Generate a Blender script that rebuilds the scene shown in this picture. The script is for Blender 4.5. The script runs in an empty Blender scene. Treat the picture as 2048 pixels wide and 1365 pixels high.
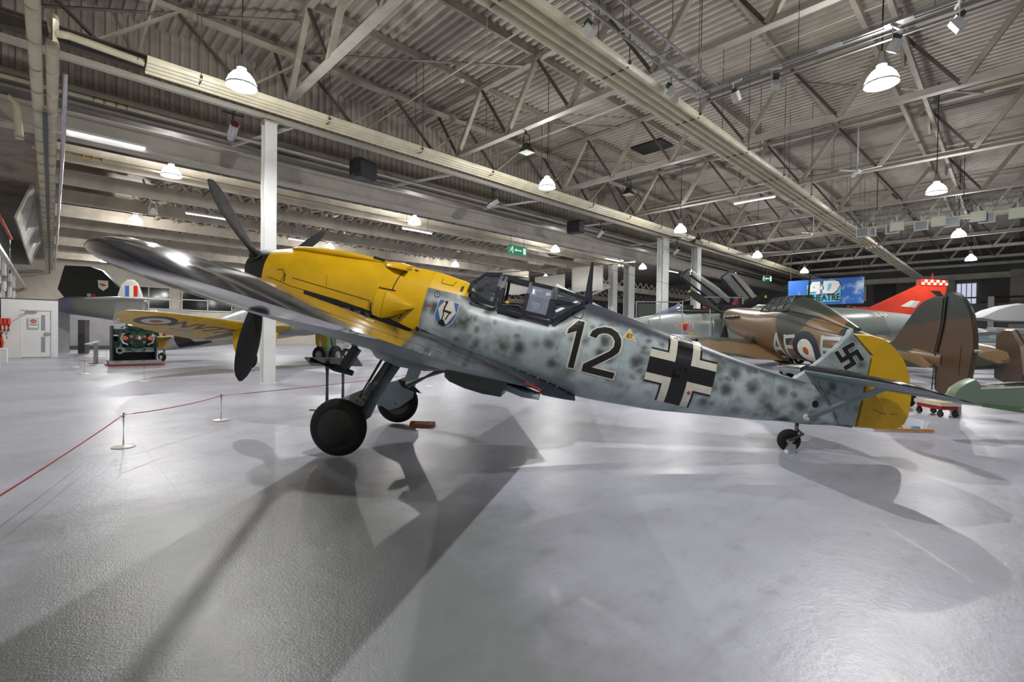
import bpy, bmesh, math, random
from mathutils import Vector, Matrix
random.seed(7)
S = bpy.context.scene
COL = S.collection
# ------------------------------------------------------------------ camera
# world: X runs along the hall, Y runs across it, Z up; camera stands at the origin, 1.4 m up
VR = Vector((0.72183, -0.69193, -0.01359))   # replaced just below by the solved basis
F_PX = 960.0
def _basis():
    d1 = Vector((1000.0, 0.5, F_PX)).normalized()
    d2 = Vector((-917.0, -25.5, F_PX)).normalized()
    up = d2.cross(d1).normalized()
    if up.y > 0: up = -up
    X = (d1 - up*d1.dot(up)).normalized()
    Y = up.cross(X)
    return X, Y, up
_X, _Y, _U = _basis()
def _tow(v): return Vector((_X.dot(v), _Y.dot(v), _U.dot(v)))
r_, u_, b_ = _tow(Vector((1,0,0))), _tow(Vector((0,-1,0))), _tow(Vector((0,0,-1)))
cam_d = bpy.data.cameras.new('camera'); cam = bpy.data.objects.new('camera', cam_d); COL.objects.link(cam)
cam.matrix_world = Matrix(((r_.x,u_.x,b_.x,0),(r_.y,u_.y,b_.y,0),(r_.z,u_.z,b_.z,1.4),(0,0,0,1)))

cam_d.sensor_width = 36; cam_d.lens = F_PX/2048*36; cam_d.clip_start = 0.05; cam_d.clip_end = 300
S.camera = cam
S.view_settings.view_transform = 'Standard'; S.view_settings.look = 'None'
S.view_settings.exposure = 0.0; S.view_settings.gamma = 1.0; S.view_settings.use_curve_mapping = False
S.cycles.max_bounces = 6; S.cycles.diffuse_bounces = 3; S.cycles.glossy_bounces = 3
S.cycles.transmission_bounces = 4; S.cycles.transparent_max_bounces = 8
S.cycles.use_denoising = True
S.cycles.sample_clamp_indirect = 6.0
S.cycles.caustics_reflective = False; S.cycles.caustics_refractive = False
# ------------------------------------------------------------------ light
LAMP_W = 1020.0
W = bpy.data.worlds.new('World'); S.world = W; W.use_nodes = True
W.node_tree.nodes['Background'].inputs[0].default_value = (0.80, 0.86, 1.0, 1)
W.node_tree.nodes['Background'].inputs[1].default_value = 0.30
LAMPS = []          # (x, y) of the bell lamps, all hang with the rim at z 6.35
for x in (2.78, 12.0, 21.35, 31.2, 40.8): LAMPS.append((x, 10.9))
for x in (2.2, 11.6, 21.4, 31.1, 40.8): LAMPS.append((x, 1.85))
for x in (2.78, 11.85, 21.5, 31.2): LAMPS.append((x, 18.8))
for x in (2.82, 12.0, 21.35, 31.2): LAMPS.append((x, 28.35))
for x in (2.82, 12.0, 21.35): LAMPS.append((x, 37.8))  # the middle one is added to brighten the dark side aisle
for x in (2.82, 12.0, 21.35): LAMPS.append((x, 46.4))  # added row, fill light for the dark far end of the aisle
for x in (2.0, 11.6, 21.4): LAMPS.append((x, -7.4))

def srgb(h):
    h = h.lstrip('#'); v = [int(h[i:i+2], 16)/255 for i in (0,2,4)]
    return tuple((c/12.92 if c <= 0.04045 else ((c+0.055)/1.055)**2.4) for c in v)

# ------------------------------------------------------------------ materials
class NT:
    def __init__(s, name):
        s.m = bpy.data.materials.new(name); s.m.use_nodes = True
        s.t = s.m.node_tree; s.b = s.t.nodes['Principled BSDF']
        s.tc = None
    def n(s, k, **kw):
        x = s.t.nodes.new(k)
        for a, v in kw.items(): setattr(x, a, v)
        return x
    def link(s, a, b): s.t.links.new(a, b)
    def obj(s):
        if not s.tc: s.tc = s.n('ShaderNodeTexCoord')
        return s.tc.outputs['Object']
    def xyz(s):
        if not hasattr(s, '_x'):
            k = s.n('ShaderNodeSeparateXYZ'); s.link(s.obj(), k.inputs[0]); s._x = k
        return s._x.outputs
    def val(s, v, i):
        if isinstance(v, (int, float)): i.default_value = v
        else: s.link(v, i)
    def math(s, op, a, b=0.0, c=None, clamp=False):
        k = s.n('ShaderNodeMath', operation=op, use_clamp=clamp)
        s.val(a, k.inputs[0]); s.val(b, k.inputs[1])
        if c is not None: s.val(c, k.inputs[2])
        return k.outputs[0]
    def step(s, v, lo, hi):                    # 0 below lo, 1 above hi
        k = s.n('ShaderNodeMapRange', interpolation_type='SMOOTHSTEP')
        s.val(v, k.inputs[0]); k.inputs[1].default_value = lo; k.inputs[2].default_value = hi
        return k.outputs[0]
    def noise(s, scale, detail=3, rough=0.5, vec=None, stretch=None, dist=0.0):
        k = s.n('ShaderNodeTexNoise'); k.inputs['Scale'].default_value = scale
        k.inputs['Detail'].default_value = detail; k.inputs['Roughness'].default_value = rough
        k.inputs['Distortion'].default_value = dist
        v = vec or s.obj()
        if stretch:
            mp = s.n('ShaderNodeMapping'); mp.inputs['Scale'].default_value = stretch; s.link(v, mp.inputs[0]); v = mp.outputs[0]
        s.link(v, k.inputs['Vector']); return k.outputs[0]
    def mix(s, f, a, b):
        k = s.n('ShaderNodeMix', data_type='RGBA')
        s.val(f, k.inputs[0])
        for v, i in ((a, k.inputs[6]), (b, k.inputs[7])):
            if isinstance(v, tuple): i.default_value = (*v[:3], 1)
            else: s.link(v, i)
        return k.outputs[2]
    def bump(s, h, strength=0.2, dist=0.01):
        k = s.n('ShaderNodeBump'); k.inputs['Strength'].default_value = strength; k.inputs['Distance'].default_value = dist
        s.link(h, k.inputs['Height']); s.link(k.outputs[0], s.b.inputs['Normal'])
    def col(s, c):
        if isinstance(c, tuple): s.b.inputs['Base Color'].default_value = (*c[:3], 1)
        else: s.link(c, s.b.inputs['Base Color'])
    def rough(s, v): s.val(v, s.b.inputs['Roughness'])

def mat(name, hexc, rough=0.5, metal=0.0, dirt=0.12, scale=3.0, bump=0.0, coat=0.0):
    k = NT(name); c = srgb(hexc)
    if dirt > 0:
        f = k.step(k.noise(scale, 4, 0.6), 0.35, 0.75)
        k.col(k.mix(f, c, tuple(x*(1-dirt*2.2) for x in c)))
        k.rough(k.math('MULTIPLY_ADD', k.noise(scale*2.3, 3), 0.25, rough-0.12))
    else: k.col(c); k.rough(rough)
    k.b.inputs['Metallic'].default_value = metal
    if coat: k.b.inputs['Coat Weight'].default_value = coat; k.b.inputs['Coat Roughness'].default_value = 0.12
    if bump: k.bump(k.noise(scale*6, 3), bump, 0.01)
    return k.m
def emis(name, hexc, st):
    k = NT(name); k.col(srgb(hexc)); k.b.inputs['Emission Color'].default_value = (*srgb(hexc), 1)
    k.b.inputs['Emission Strength'].default_value = st; return k.m
def glassy(name, hexc, alpha=0.18, rough=0.05):
    k = NT(name); k.col(srgb(hexc)); k.rough(rough); k.b.inputs['Alpha'].default_value = alpha
    return k.m

M = {}
def build_mats():
    m = M
    # floor: pale painted concrete, worn and hazy-glossy
    k = NT('floor_paint')
    big = k.step(k.noise(0.35, 5, 0.62), 0.35, 0.72)
    fine = k.step(k.noise(5.0, 6, 0.7), 0.50, 0.80)
    streak = k.step(k.noise(1.6, 5, 0.7, stretch=(0.35, 2.2, 1)), 0.50, 0.78)
    c = k.mix(big, srgb('#a4a6b3'), srgb('#8e9099'))
    c = k.mix(k.math('MULTIPLY', fine, 0.5), c, srgb('#6c6f75'))
    c = k.mix(k.math('MULTIPLY', streak, 0.5), c, srgb('#777a80'))
    # wing shadow deepened in the floor colour: a darker greenish patch, with finer bumps
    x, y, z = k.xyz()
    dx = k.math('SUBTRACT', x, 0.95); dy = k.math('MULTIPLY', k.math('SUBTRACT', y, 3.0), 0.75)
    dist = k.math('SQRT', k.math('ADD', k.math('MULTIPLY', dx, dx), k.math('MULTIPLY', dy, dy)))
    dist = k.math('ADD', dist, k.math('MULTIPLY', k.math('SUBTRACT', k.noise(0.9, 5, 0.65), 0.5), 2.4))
    wing_shade = k.math('SUBTRACT', 1.0, k.step(dist, 0.9, 2.1))
    c = k.mix(k.math('MULTIPLY', wing_shade, 0.75), c, srgb('#5f625f'))
    for a_, b_ in ((x, 0.79), (x, 5.2), (y, 7.6)):
        jn = k.math('SUBTRACT', 1.0, k.step(k.math('ABSOLUTE', k.math('SUBTRACT', a_, b_)), 0.001, 0.006))
        c = k.mix(k.math('MULTIPLY', jn, 0.45), c, srgb('#55585c'))
    spots = k.step(k.noise(14.0, 3, 0.5), 0.70, 0.76)
    c = k.mix(k.math('MULTIPLY', spots, 0.5), c, srgb('#4c4e50'))
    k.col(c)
    k.rough(k.math('MULTIPLY_ADD', k.noise(1.2, 5, 0.65), 0.30, 0.20))
    k.b.inputs['Specular IOR Level'].default_value = 0.5
    wv = k.n('ShaderNodeTexWave', wave_type='BANDS'); wv.inputs['Scale'].default_value = 26; wv.inputs['Distortion'].default_value = 16; wv.inputs['Detail'].default_value = 3; wv.inputs['Detail Scale'].default_value = 0.35
    k.link(k.obj(), wv.inputs['Vector'])
    h = k.math('ADD', k.math('MULTIPLY', k.noise(34.0, 4, 0.65), 0.35), k.math('MULTIPLY', k.noise(5.0, 5, 0.65), 0.9))
    h = k.math('ADD', h, k.math('MULTIPLY', k.math('MULTIPLY', wv.outputs[0], k.math('MULTIPLY', wing_shade, k.step(k.noise(0.8, 3), 0.45, 0.6))), 0.07))
    h = k.math('ADD', h, k.math('MULTIPLY', k.math('MULTIPLY', k.noise(70.0, 3, 0.7), wing_shade), 0.55))
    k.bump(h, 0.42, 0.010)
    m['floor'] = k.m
    m['deck'] = mat('roof_sheet', '#bfb7aa', 0.5, 0, 0.12, 0.8)
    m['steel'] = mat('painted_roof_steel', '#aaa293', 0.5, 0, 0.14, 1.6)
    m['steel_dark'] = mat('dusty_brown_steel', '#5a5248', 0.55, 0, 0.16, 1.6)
    m['purlin'] = mat('purlin_paint', '#9d9587', 0.5, 0, 0.14, 1.2)
    m['pipe'] = mat('cream_pipe', '#cfc6ad', 0.42, 0, 0.10, 3)
    m['panel'] = mat('cream_heating_panel', '#e2dabd', 0.38, 0, 0.10, 2)
    m['white'] = mat('white_steel', '#d2d3d1', 0.4, 0, 0.05, 2)
    m['creamwhite'] = mat('cream_white_steel', '#b7b1a6', 0.5, 0, 0.08, 2)
    m['whitewall'] = mat('white_wall', '#dcdddd', 0.6, 0, 0.03, 1)
    m['greywall'] = mat('grey_wall', '#a9a9aa', 0.7, 0, 0.08, 0.7)
    m['sidewall'] = mat('side_wall', '#c4bdb0', 0.7, 0, 0.14, 0.5)
    m['darkwall'] = mat('dark_wall', '#5c5a58', 0.7, 0, 0.15, 0.5)
    m['beam'] = mat('painted_timber', '#c9c0b0', 0.6, 0, 0.14, 1.1, 0.1)
    m['lath'] = mat('timber_lattice', '#ab9f8e', 0.65, 0, 0.2, 2.0)
    m['boards'] = mat('board_ceiling', '#b5ac9e', 0.7, 0, 0.2, 1.3)
    m['gutter'] = mat('grey_gutter', '#a09a91', 0.6, 0, 0.12, 0.9)
    m['yellow'] = mat('yellow_paint', '#d9ac08', 0.34, 0, 0.10, 2.2)
    m['black'] = mat('matt_black', '#101112', 0.45, 0, 0.0)
    m['tyre'] = mat('tyre_rubber', '#0a0a0b', 0.75, 0, 0.1, 8)
    m['prop'] = mat('prop_black', '#111213', 0.6, 0, 0.1, 4)
    m['blue65'] = mat('pale_blue_grey', '#84959b', 0.4, 0, 0.14, 2.5)
    m['gear'] = mat('grey_green_paint', '#76827f', 0.4, 0, 0.15, 5)
    m['wingtop'] = mat('wing_dark_grey', '#20232c', 0.10, 0.0, 0.14, 2.0)
    m['fillet'] = mat('fillet_dark_grey', '#2a2d36', 0.2, 0.0, 0.10, 3.0)
    m['frame'] = mat('canopy_frame', '#2b2f38', 0.3, 0.1, 0.15, 8)
    m['glass'] = glassy('canopy_glass', '#b9c6d6', 0.08)
    m['glass_old'] = glassy('hazed_perspex', '#aeb8cf', 0.42, 0.12)
    m['seat'] = mat('cockpit_dark', '#17181a', 0.6, 0, 0.1, 6)
    m['red'] = mat('red_paint', '#c93a22', 0.4, 0, 0.08, 3)
    m['redtape'] = mat('red_cord', '#9c1518', 0.6, 0, 0)
    m['ropepost'] = mat('barrier_white', '#d5d4cf', 0.35, 0, 0.04, 4)
    m['dblack'] = mat('decal_black', '#141415', 0.35, 0, 0)
    m['dwhite'] = mat('decal_white', '#d6d3c3', 0.45, 0, 0.08, 8)
    m['dblue'] = mat('decal_blue', '#3c64a6', 0.45, 0, 0)
    m['dred'] = mat('decal_red', '#b5231c', 0.45, 0, 0)
    m['dkred'] = mat('lens_dark_red', '#4a1416', 0.3, 0, 0)
    m['dyel'] = mat('decal_yellow', '#d3b04a', 0.45, 0, 0)
    m['dnavy'] = mat('decal_navy', '#1f2236', 0.45, 0, 0)
    m['dbrick'] = mat('decal_brick', '#a5462b', 0.45, 0, 0)
    m['dgrey'] = mat('decal_code_grey', '#a7b2b6', 0.5, 0, 0)
    m['line'] = mat('panel_line', '#2b2408', 0.6, 0, 0)
    m['darkline'] = mat('panel_line_dark', '#16181c', 0.6, 0, 0)
    m['silver'] = mat('silver_dope', '#b9bcbd', 0.35, 0.3, 0.1, 1.5)
    m['blackfin'] = mat('black_fin', '#1a1b1a', 0.45, 0, 0.05, 1)
    m['greygreen'] = mat('grey_green_jet', '#7d8179', 0.5, 0, 0.1, 1)
    m['purple'] = mat('purple_tail_cone', '#77719a', 0.35, 0.3, 0.1, 1)
    m['tailwhite'] = mat('tail_pale_grey', '#bcbcb8', 0.45, 0, 0.06, 1.2)
    m['engine'] = mat('engine_green', '#123c2c', 0.35, 0.2, 0.3, 14)
    m['chrome'] = mat('bright_metal', '#c8c8c8', 0.22, 0.9, 0.1, 10)
    m['orange'] = mat('orange_brown', '#a8562a', 0.5, 0, 0.1, 5)
    m['wood'] = mat('orange_wood', '#c78a3c', 0.5, 0, 0.1, 5)
    m['bluecloth'] = mat('blue_cloth', '#3a86c8', 0.7, 0, 0)
    m['lightgreen'] = mat('eau_de_nil', '#7b8f78', 0.4, 0, 0.06, 1.5)
    m['midgreen'] = mat('mid_green', '#567a50', 0.5, 0, 0.06, 1.5)
    m['fabric'] = mat('cream_fabric', '#c9c7be', 0.8, 0, 0.03, 1)
    m['galv'] = mat('aluminium_truss', '#b7b9ba', 0.3, 0.7, 0.05, 3)
    m['led'] = emis('tube_glow', '#f6f8ff', 6.0)
    k = NT('lamp_bell_glass')
    e_ = k.n('ShaderNodeEmission'); e_.inputs[0].default_value = (.93,.97,1,1); e_.inputs[1].default_value = 5.0
    t_ = k.n('ShaderNodeBsdfTransparent'); mx_ = k.n('ShaderNodeMixShader'); mx_.inputs[0].default_value = .55
    k.link(t_.outputs[0], mx_.inputs[1]); k.link(e_.outputs[0], mx_.inputs[2])
    k.link(mx_.outputs[0], k.t.nodes['Material Output'].inputs[0]); m['bell'] = k.m
    m['ledoff'] = mat('tube_off', '#d8dadb', 0.3, 0, 0)
    m['floodglass'] = mat('flood_glass', '#d6dcc4', 0.2, 0, 0)
    m['exitg'] = emis('exit_green', '#1f7a55', 0.55)
    m['exitw'] = emis('exit_white', '#cfe8dc', 0.7)
    m['exitd'] = mat('exit_dark_green', '#0f4a3a', 0.4, 0, 0)
    m['winnight'] = mat('night_window', '#0b0c0f', 0.08, 0, 0)
    m['winlit'] = emis('lit_window', '#c9cfe6', 0.8)
    m['band_green'] = mat('band_green', '#7c8a2c', 0.5, 0, 0)
    m['band_orange'] = mat('band_orange', '#d8772a', 0.5, 0, 0)
    m['radgreen'] = mat('radiator_green', '#4b5653', 0.4, 0, 0.1, 4)
    m['greylect'] = mat('lectern_grey', '#8f9598', 0.3, 0.2, 0)
    m['graphite'] = mat('stand_graphite', '#3c4245', 0.45, 0, 0.05, 5)
    # mottled fuselage of the fighter. Object space: x forward of the hub, z up from the thrust line
    k = NT('mottled_camouflage')
    x, y, z = k.xyz(); a = k.math('MULTIPLY', x, -1)
    base = k.mix(k.step(k.noise(2.2, 4, 0.6), 0.35, 0.7), srgb('#b9c5c8'), srgb('#9caaad'))
    def spots(k, sc, lo, hi):
        vo = k.n('ShaderNodeTexVoronoi'); vo.inputs['Scale'].default_value = sc; vo.inputs['Randomness'].default_value = 0.95
        wv = k.n('ShaderNodeVectorMath', operation='ADD'); nz = k.n('ShaderNodeTexNoise'); nz.inputs['Scale'].default_value = 7.0; nz.inputs['Detail'].default_value = 3
        k.link(k.obj(), nz.inputs['Vector']); sc_ = k.n('ShaderNodeVectorMath', operation='SCALE'); k.link(nz.outputs['Color'], sc_.inputs[0]); sc_.inputs['Scale'].default_value = .10
        k.link(k.obj(), wv.inputs[0]); k.link(sc_.outputs[0], wv.inputs[1]); k.link(wv.outputs[0], vo.inputs['Vector'])
        return k.math('SUBTRACT', 1.0, k.step(vo.outputs['Distance'], lo, hi))
    n1 = k.math('MULTIPLY', spots(k, 4.6, 0.10, 0.62), k.step(k.noise(2.6, 2, 0.5), 0.32, 0.46))
    n2 = k.math('MULTIPLY', spots(k, 7.5, 0.05, 0.55), k.step(k.noise(3.4, 2, 0.5), 0.42, 0.56))
    mo = k.math('MULTIPLY', k.math('MAXIMUM', n1, k.math('MULTIPLY', n2, 0.8)), k.step(z, -0.50, -0.32), clamp=True)
    base = k.mix(k.math('MULTIPLY', k.step(k.noise(3.6, 3, 0.55), 0.46, 0.72), 0.55), base, srgb('#5f6a66'))
    c = k.mix(k.math('MULTIPLY', mo, 0.95), base, k.mix(k.noise(3.0, 2), srgb('#34393c'), srgb('#4c4e3f')))
    spine = k.math('SUBTRACT', z, k.math('SUBTRACT', 0.34, k.math('MULTIPLY', k.math('SUBTRACT', a, 4.4), 0.085)))
    sp = k.step(k.math('ADD', spine, k.math('MULTIPLY', k.math('SUBTRACT', k.noise(6, 2), 0.5), 0.08)), -0.06, 0.05)
    sp = k.math('MULTIPLY', sp, k.step(a, 4.0, 4.3))
    sp = k.math('MULTIPLY', sp, k.math('SUBTRACT', 1.0, k.step(a, 7.0, 7.25)))
    sill = k.math('MULTIPLY', k.step(k.math('ADD', z, k.math('MULTIPLY', k.noise(5, 2), 0.08)), 0.12, 0.26), k.math('SUBTRACT', 1.0, k.step(a, 4.2, 4.4)))
    c = k.mix(sp, c, srgb('#3b3f4a'))
    c = k.mix(k.math('MULTIPLY', sill, 0.85), c, srgb('#484c54'))
    edge = k.math('MULTIPLY', k.math('SUBTRACT', 1.0, k.step(a, 2.38, 2.5)), 0.5)
    c = k.mix(edge, c, srgb('#4a4f55'))
    c = k.mix(k.math('MULTIPLY', k.math('SUBTRACT', 1.0, k.step(z, -0.62, -0.48)), 0.5), c, srgb('#7d8b8f'))
    yel = k.math('MULTIPLY', k.math('LESS_THAN', a, 2.88), k.math('GREATER_THAN', z, 0.222))
    c = k.mix(yel, c, srgb('#d9ac08'))
    # panel joints of the rear fuselage
    fr = k.math('ABSOLUTE', k.math('SUBTRACT', k.math('FRACT', k.math('DIVIDE', k.math('SUBTRACT', a, 4.40), 0.47)), 0.5))
    ln = k.math('MULTIPLY', k.math('GREATER_THAN', fr, 0.494), k.math('GREATER_THAN', a, 4.3))
    c = k.mix(k.math('MULTIPLY', ln, 0.45), c, srgb('#3a4044'))
    k.col(c); k.rough(k.math('MULTIPLY_ADD', k.noise(6, 3), 0.2, 0.3)); m['mottle'] = k.m
    k = NT('mottled_fin')
    x, y, z = k.xyz()
    base = k.mix(k.step(k.noise(2.2, 4, 0.6), 0.35, 0.7), srgb('#a9b7b9'), srgb('#8f9c9f'))
    mo = k.math('MAXIMUM', k.math('MULTIPLY', spots(k, 6.0, 0.05, 0.60), k.step(k.noise(2.4, 2, 0.5), 0.36, 0.5)), k.math('MULTIPLY', k.step(k.noise(4.0, 3, 0.55), 0.45, 0.7), 0.45))
    k.col(k.mix(k.math('MULTIPLY', mo, 0.85), base, srgb('#3d4444'))); k.rough(0.4); m['finmottle'] = k.m
    # brown / green camouflage with soft large patches
    k = NT('brown_green_camouflage')
    f = k.step(k.noise(0.62, 1.2, 0.4, dist=0.6), 0.475, 0.505)
    c = k.mix(f, srgb('#31382f'), srgb('#755c40'))
    c = k.mix(k.math('MULTIPLY', k.noise(9, 4, 0.7), 0.3), c, srgb('#2a2620'))
    k.col(c); k.rough(k.math('MULTIPLY_ADD', k.noise(3, 3), 0.25, 0.22)); m['camo'] = k.m
    k = NT('brown_green_fin')
    x, y, z = k.xyz()
    f = k.step(k.math('ADD', z, k.math('MULTIPLY', k.noise(1.5, 2), 0.35)), 1.88, 1.98)
    k.col(k.mix(f, srgb('#493523'), srgb('#272d28'))); k.rough(0.35); m['camofin'] = k.m
    k = NT('jet_grey_green')
    x, y, z = k.xyz()
    f = k.step(k.math('ADD', k.noise(0.35, 1.5, 0.4), k.math('MULTIPLY', x, 0.0)), 0.47, 0.52)
    c = k.mix(f, srgb('#949b9b'), srgb('#7c847e'))
    c = k.mix(k.step(x, -1.6, -1.9), c, c)
    k.col(c); k.rough(0.35); m['jet'] = k.m
    # banner sky: blue with clouds, as printed
    k = NT('banner_print')
    cl = k.step(k.noise(0.9, 5, 0.6), 0.52, 0.72)
    k.col(k.mix(cl, k.mix(k.noise(0.5, 2), srgb('#0c3fa0'), srgb('#2c7cc9')), srgb('#c4d4ea')))
    k.b.inputs['Emission Strength'].default_value = 0; k.rough(0.5); m['banner'] = k.m
build_mats()

# ------------------------------------------------------------------ mesh helpers
def new(): return bmesh.new()
def box(bm, c, s, rot=None):
    r = bmesh.ops.create_cube(bm, size=1.0)
    mx = Matrix.Translation(Vector(c)) @ (rot.to_4x4() if rot else Matrix.Identity(4)) @ Matrix.Diagonal((*s, 1))
    bmesh.ops.transform(bm, matrix=mx, verts=r['verts']); return r['verts']
def frame(d):
    d = Vector(d).normalized(); up = Vector((0,0,1)) if abs(d.z) < 0.95 else Vector((1,0,0))
    s = d.cross(up).normalized(); t = s.cross(d).normalized(); return s, t, d
def bar(bm, a, b, w, h=None):
    """rectangular member from a to b, w wide and h high"""
    h = h or w; a, b = Vector(a), Vector(b); s, t, d = frame(b-a)
    vs = [bm.verts.new(p + s*i*w/2 + t*j*h/2) for p in (a, b) for i, j in ((-1,-1),(1,-1),(1,1),(-1,1))]
    for q in ((0,1,2,3),(7,6,5,4),(0,4,5,1),(1,5,6,2),(2,6,7,3),(3,7,4,0)): bm.faces.new([vs[i] for i in q])
def tube(bm, pts, r, n=10, cap=True):
    pts = [Vector(p) for p in pts]; rings = []; rr = r if isinstance(r, (list, tuple)) else [r]*len(pts)
    ref = None
    for i, p in enumerate(pts):
        d = (pts[min(i+1, len(pts)-1)] - pts[max(i-1, 0)]).normalized()
        if ref is None: s, t, _ = frame(d)
        else:
            s = (ref - d*ref.dot(d)).normalized(); t = d.cross(s)
        ref = s
        rings.append([bm.verts.new(p + (s*math.cos(2*math.pi*k/n) + t*math.sin(2*math.pi*k/n))*rr[i]) for k in range(n)])
    for a, b in zip(rings, rings[1:]):
        for k in range(n): bm.faces.new((a[k], a[(k+1)%n], b[(k+1)%n], b[k]))
    if cap: bm.faces.new(rings[0][::-1]); bm.faces.new(rings[-1])
def lathe(bm, prof, origin=(0,0,0), axis='Z', n=24, close=False):
    """prof: (r, h) pairs"""
    o = Vector(origin); A = {'Z': (Vector((1,0,0)), Vector((0,1,0)), Vector((0,0,1))), 'X': (Vector((0,1,0)), Vector((0,0,1)), Vector((1,0,0))), 'Y': (Vector((0,0,1)), Vector((1,0,0)), Vector((0,1,0)))}[axis]
    rings = []
    for r, h in prof:
        if r < 1e-5: rings.append([bm.verts.new(o + A[2]*h)])
        else: rings.append([bm.verts.new(o + (A[0]*math.cos(2*math.pi*k/n) + A[1]*math.sin(2*math.pi*k/n))*r + A[2]*h) for k in range(n)])
    pairs = list(zip(rings, rings[1:])) + ([(rings[-1], rings[0])] if close else [])
    for a, b in pairs:
        for k in range(n):
            q = [a[k % len(a)], a[(k+1) % len(a)], b[(k+1) % len(b)], b[k % len(b)]]
            u = []
            for v in q:
                if v not in u: u.append(v)
            if len(u) > 2: bm.faces.new(u)
def loft(bm, rings, cap=True):
    R = [[bm.verts.new(p) for p in r] for r in rings]; n = len(R[0])
    fs = []
    for a, b in zip(R, R[1:]):
        for k in range(n): fs.append(bm.faces.new((a[k], a[(k+1)%n], b[(k+1)%n], b[k])))
    if cap:
        fs.append(bm.faces.new(R[0][::-1])); fs.append(bm.faces.new(R[-1]))
    return fs
def plate(bm, poly, th, mp, bevel=0.0, taper=0.96):
    """solid plate with softened rim: poly in 2D, th thick, mp(u, v, w) -> 3D"""
    cx = sum(p[0] for p in poly)/len(poly); cy = sum(p[1] for p in poly)/len(poly)
    rings = []
    for w, s in ((-th/2, taper), (0, 1.0), (th/2, taper)):
        rings.append([mp(cx+(x-cx)*s, cy+(y-cy)*s, w) for x, y in poly])
    loft(bm, rings)
def obj(name, bm, m, parent=None, smooth=35, mx=None):
    me = bpy.data.meshes.new(name)
    bmesh.ops.remove_doubles(bm, verts=bm.verts, dist=1e-5)
    bmesh.ops.recalc_face_normals(bm, faces=bm.faces)
    bm.to_mesh(me); bm.free()
    for k in (m if isinstance(m, (list, tuple)) else [m]): me.materials.append(M[k] if isinstance(k, str) else k)
    if smooth:
        me.polygons.foreach_set('use_smooth', [True]*len(me.polygons)); me.set_sharp_from_angle(angle=math.radians(smooth))
    o = bpy.data.objects.new(name, me); COL.objects.link(o)
    if parent: o.parent = parent
    if mx is not None: o.matrix_local = mx
    return o
def tag(o, label=None, cat=None, group=None, kind=None):
    for k, v in (('label', label), ('category', cat), ('group', group), ('kind', kind)):
        if v: o[k] = v
    return o
def thing(name, label, cat, loc=(0,0,0), rz=0.0, group=None):
    o = bpy.data.objects.new(name, None); o.empty_display_size = 0.2; COL.objects.link(o)
    o.location = loc; o.rotation_euler = (0, 0, rz); return tag(o, label, cat, group)
def struct(name, bm, m, smooth=0): return tag(obj(name, bm, m, None, smooth), kind='structure')
def kids(o): return [c for c in ALL if c.parent == o]
def dup(root, loc=None, rz=None, label=None, group=None):
    r = root.copy(); COL.objects.link(r)
    if loc is not None: r.location = loc
    if rz is not None: r.rotation_euler = (0, 0, rz)
    if label: r['label'] = label
    if group: r['group'] = group
    for ch in list(root.children):
        c = ch.copy(); COL.objects.link(c); c.parent = r
        for g in list(ch.children):
            d = g.copy(); COL.objects.link(d); d.parent = c
    return r
def grid_split(bm, step_u, step_v):
    xs = [v.co.x for v in bm.verts]; ys = [v.co.y for v in bm.verts]
    for lo, hi, st, nrm in ((min(xs), max(xs), step_u, (1,0,0)), (min(ys), max(ys), step_v, (0,1,0))):
        t = math.ceil(lo/st)*st
        while t < hi - 1e-5:
            bmesh.ops.bisect_plane(bm, geom=bm.verts[:]+bm.edges[:]+bm.faces[:], plane_co=Vector(nrm)*t, plane_no=nrm, dist=1e-6)
            t += st
def decal(name, polys, mp, m, parent, mx=None, su=0.08, sv=0.05):
    """paint marking: polygons in 2D mapped onto a surface by mp(u, v) -> 3D"""
    bm = new()
    for p in polys:
        b2 = new(); b2.faces.new([b2.verts.new((x, y, 0)) for x, y in p])
        bmesh.ops.triangulate(b2, faces=b2.faces[:])
        grid_split(b2, su, sv)
        ix = {v: bm.verts.new(mp(v.co.x, v.co.y)) for v in b2.verts}
        for f in b2.faces:
            try: bm.faces.new([ix[v] for v in f.verts])
            except ValueError: pass
        b2.free()
    me = bpy.data.meshes.new(name); bm.to_mesh(me); bm.free(); me.materials.append(M[m])
    o = bpy.data.objects.new(name, me); COL.objects.link(o)
    if parent: o.parent = parent
    if mx is not None: o.matrix_local = mx
    return o
def strokes(lines, w):
    """polylines -> quads w wide (mitred roughly by overlap)"""
    out = []
    for ln in lines:
        for (x0, y0), (x1, y1) in zip(ln, ln[1:]):
            d = math.hypot(x1-x0, y1-y0) or 1; nx, ny = -(y1-y0)/d*w/2, (x1-x0)/d*w/2
            ex, ey = (x1-x0)/d*w*0.5, (y1-y0)/d*w*0.5
            out.append([(x0-ex+nx, y0-ey+ny), (x0-ex-nx, y0-ey-ny), (x1+ex-nx, y1+ey-ny), (x1+ex+nx, y1+ey+ny)])
    return out
def circle(cx, cy, r, n=36, sx=1.0): return [(cx+math.cos(2*math.pi*k/n)*r*sx, cy+math.sin(2*math.pi*k/n)*r) for k in range(n)]
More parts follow.
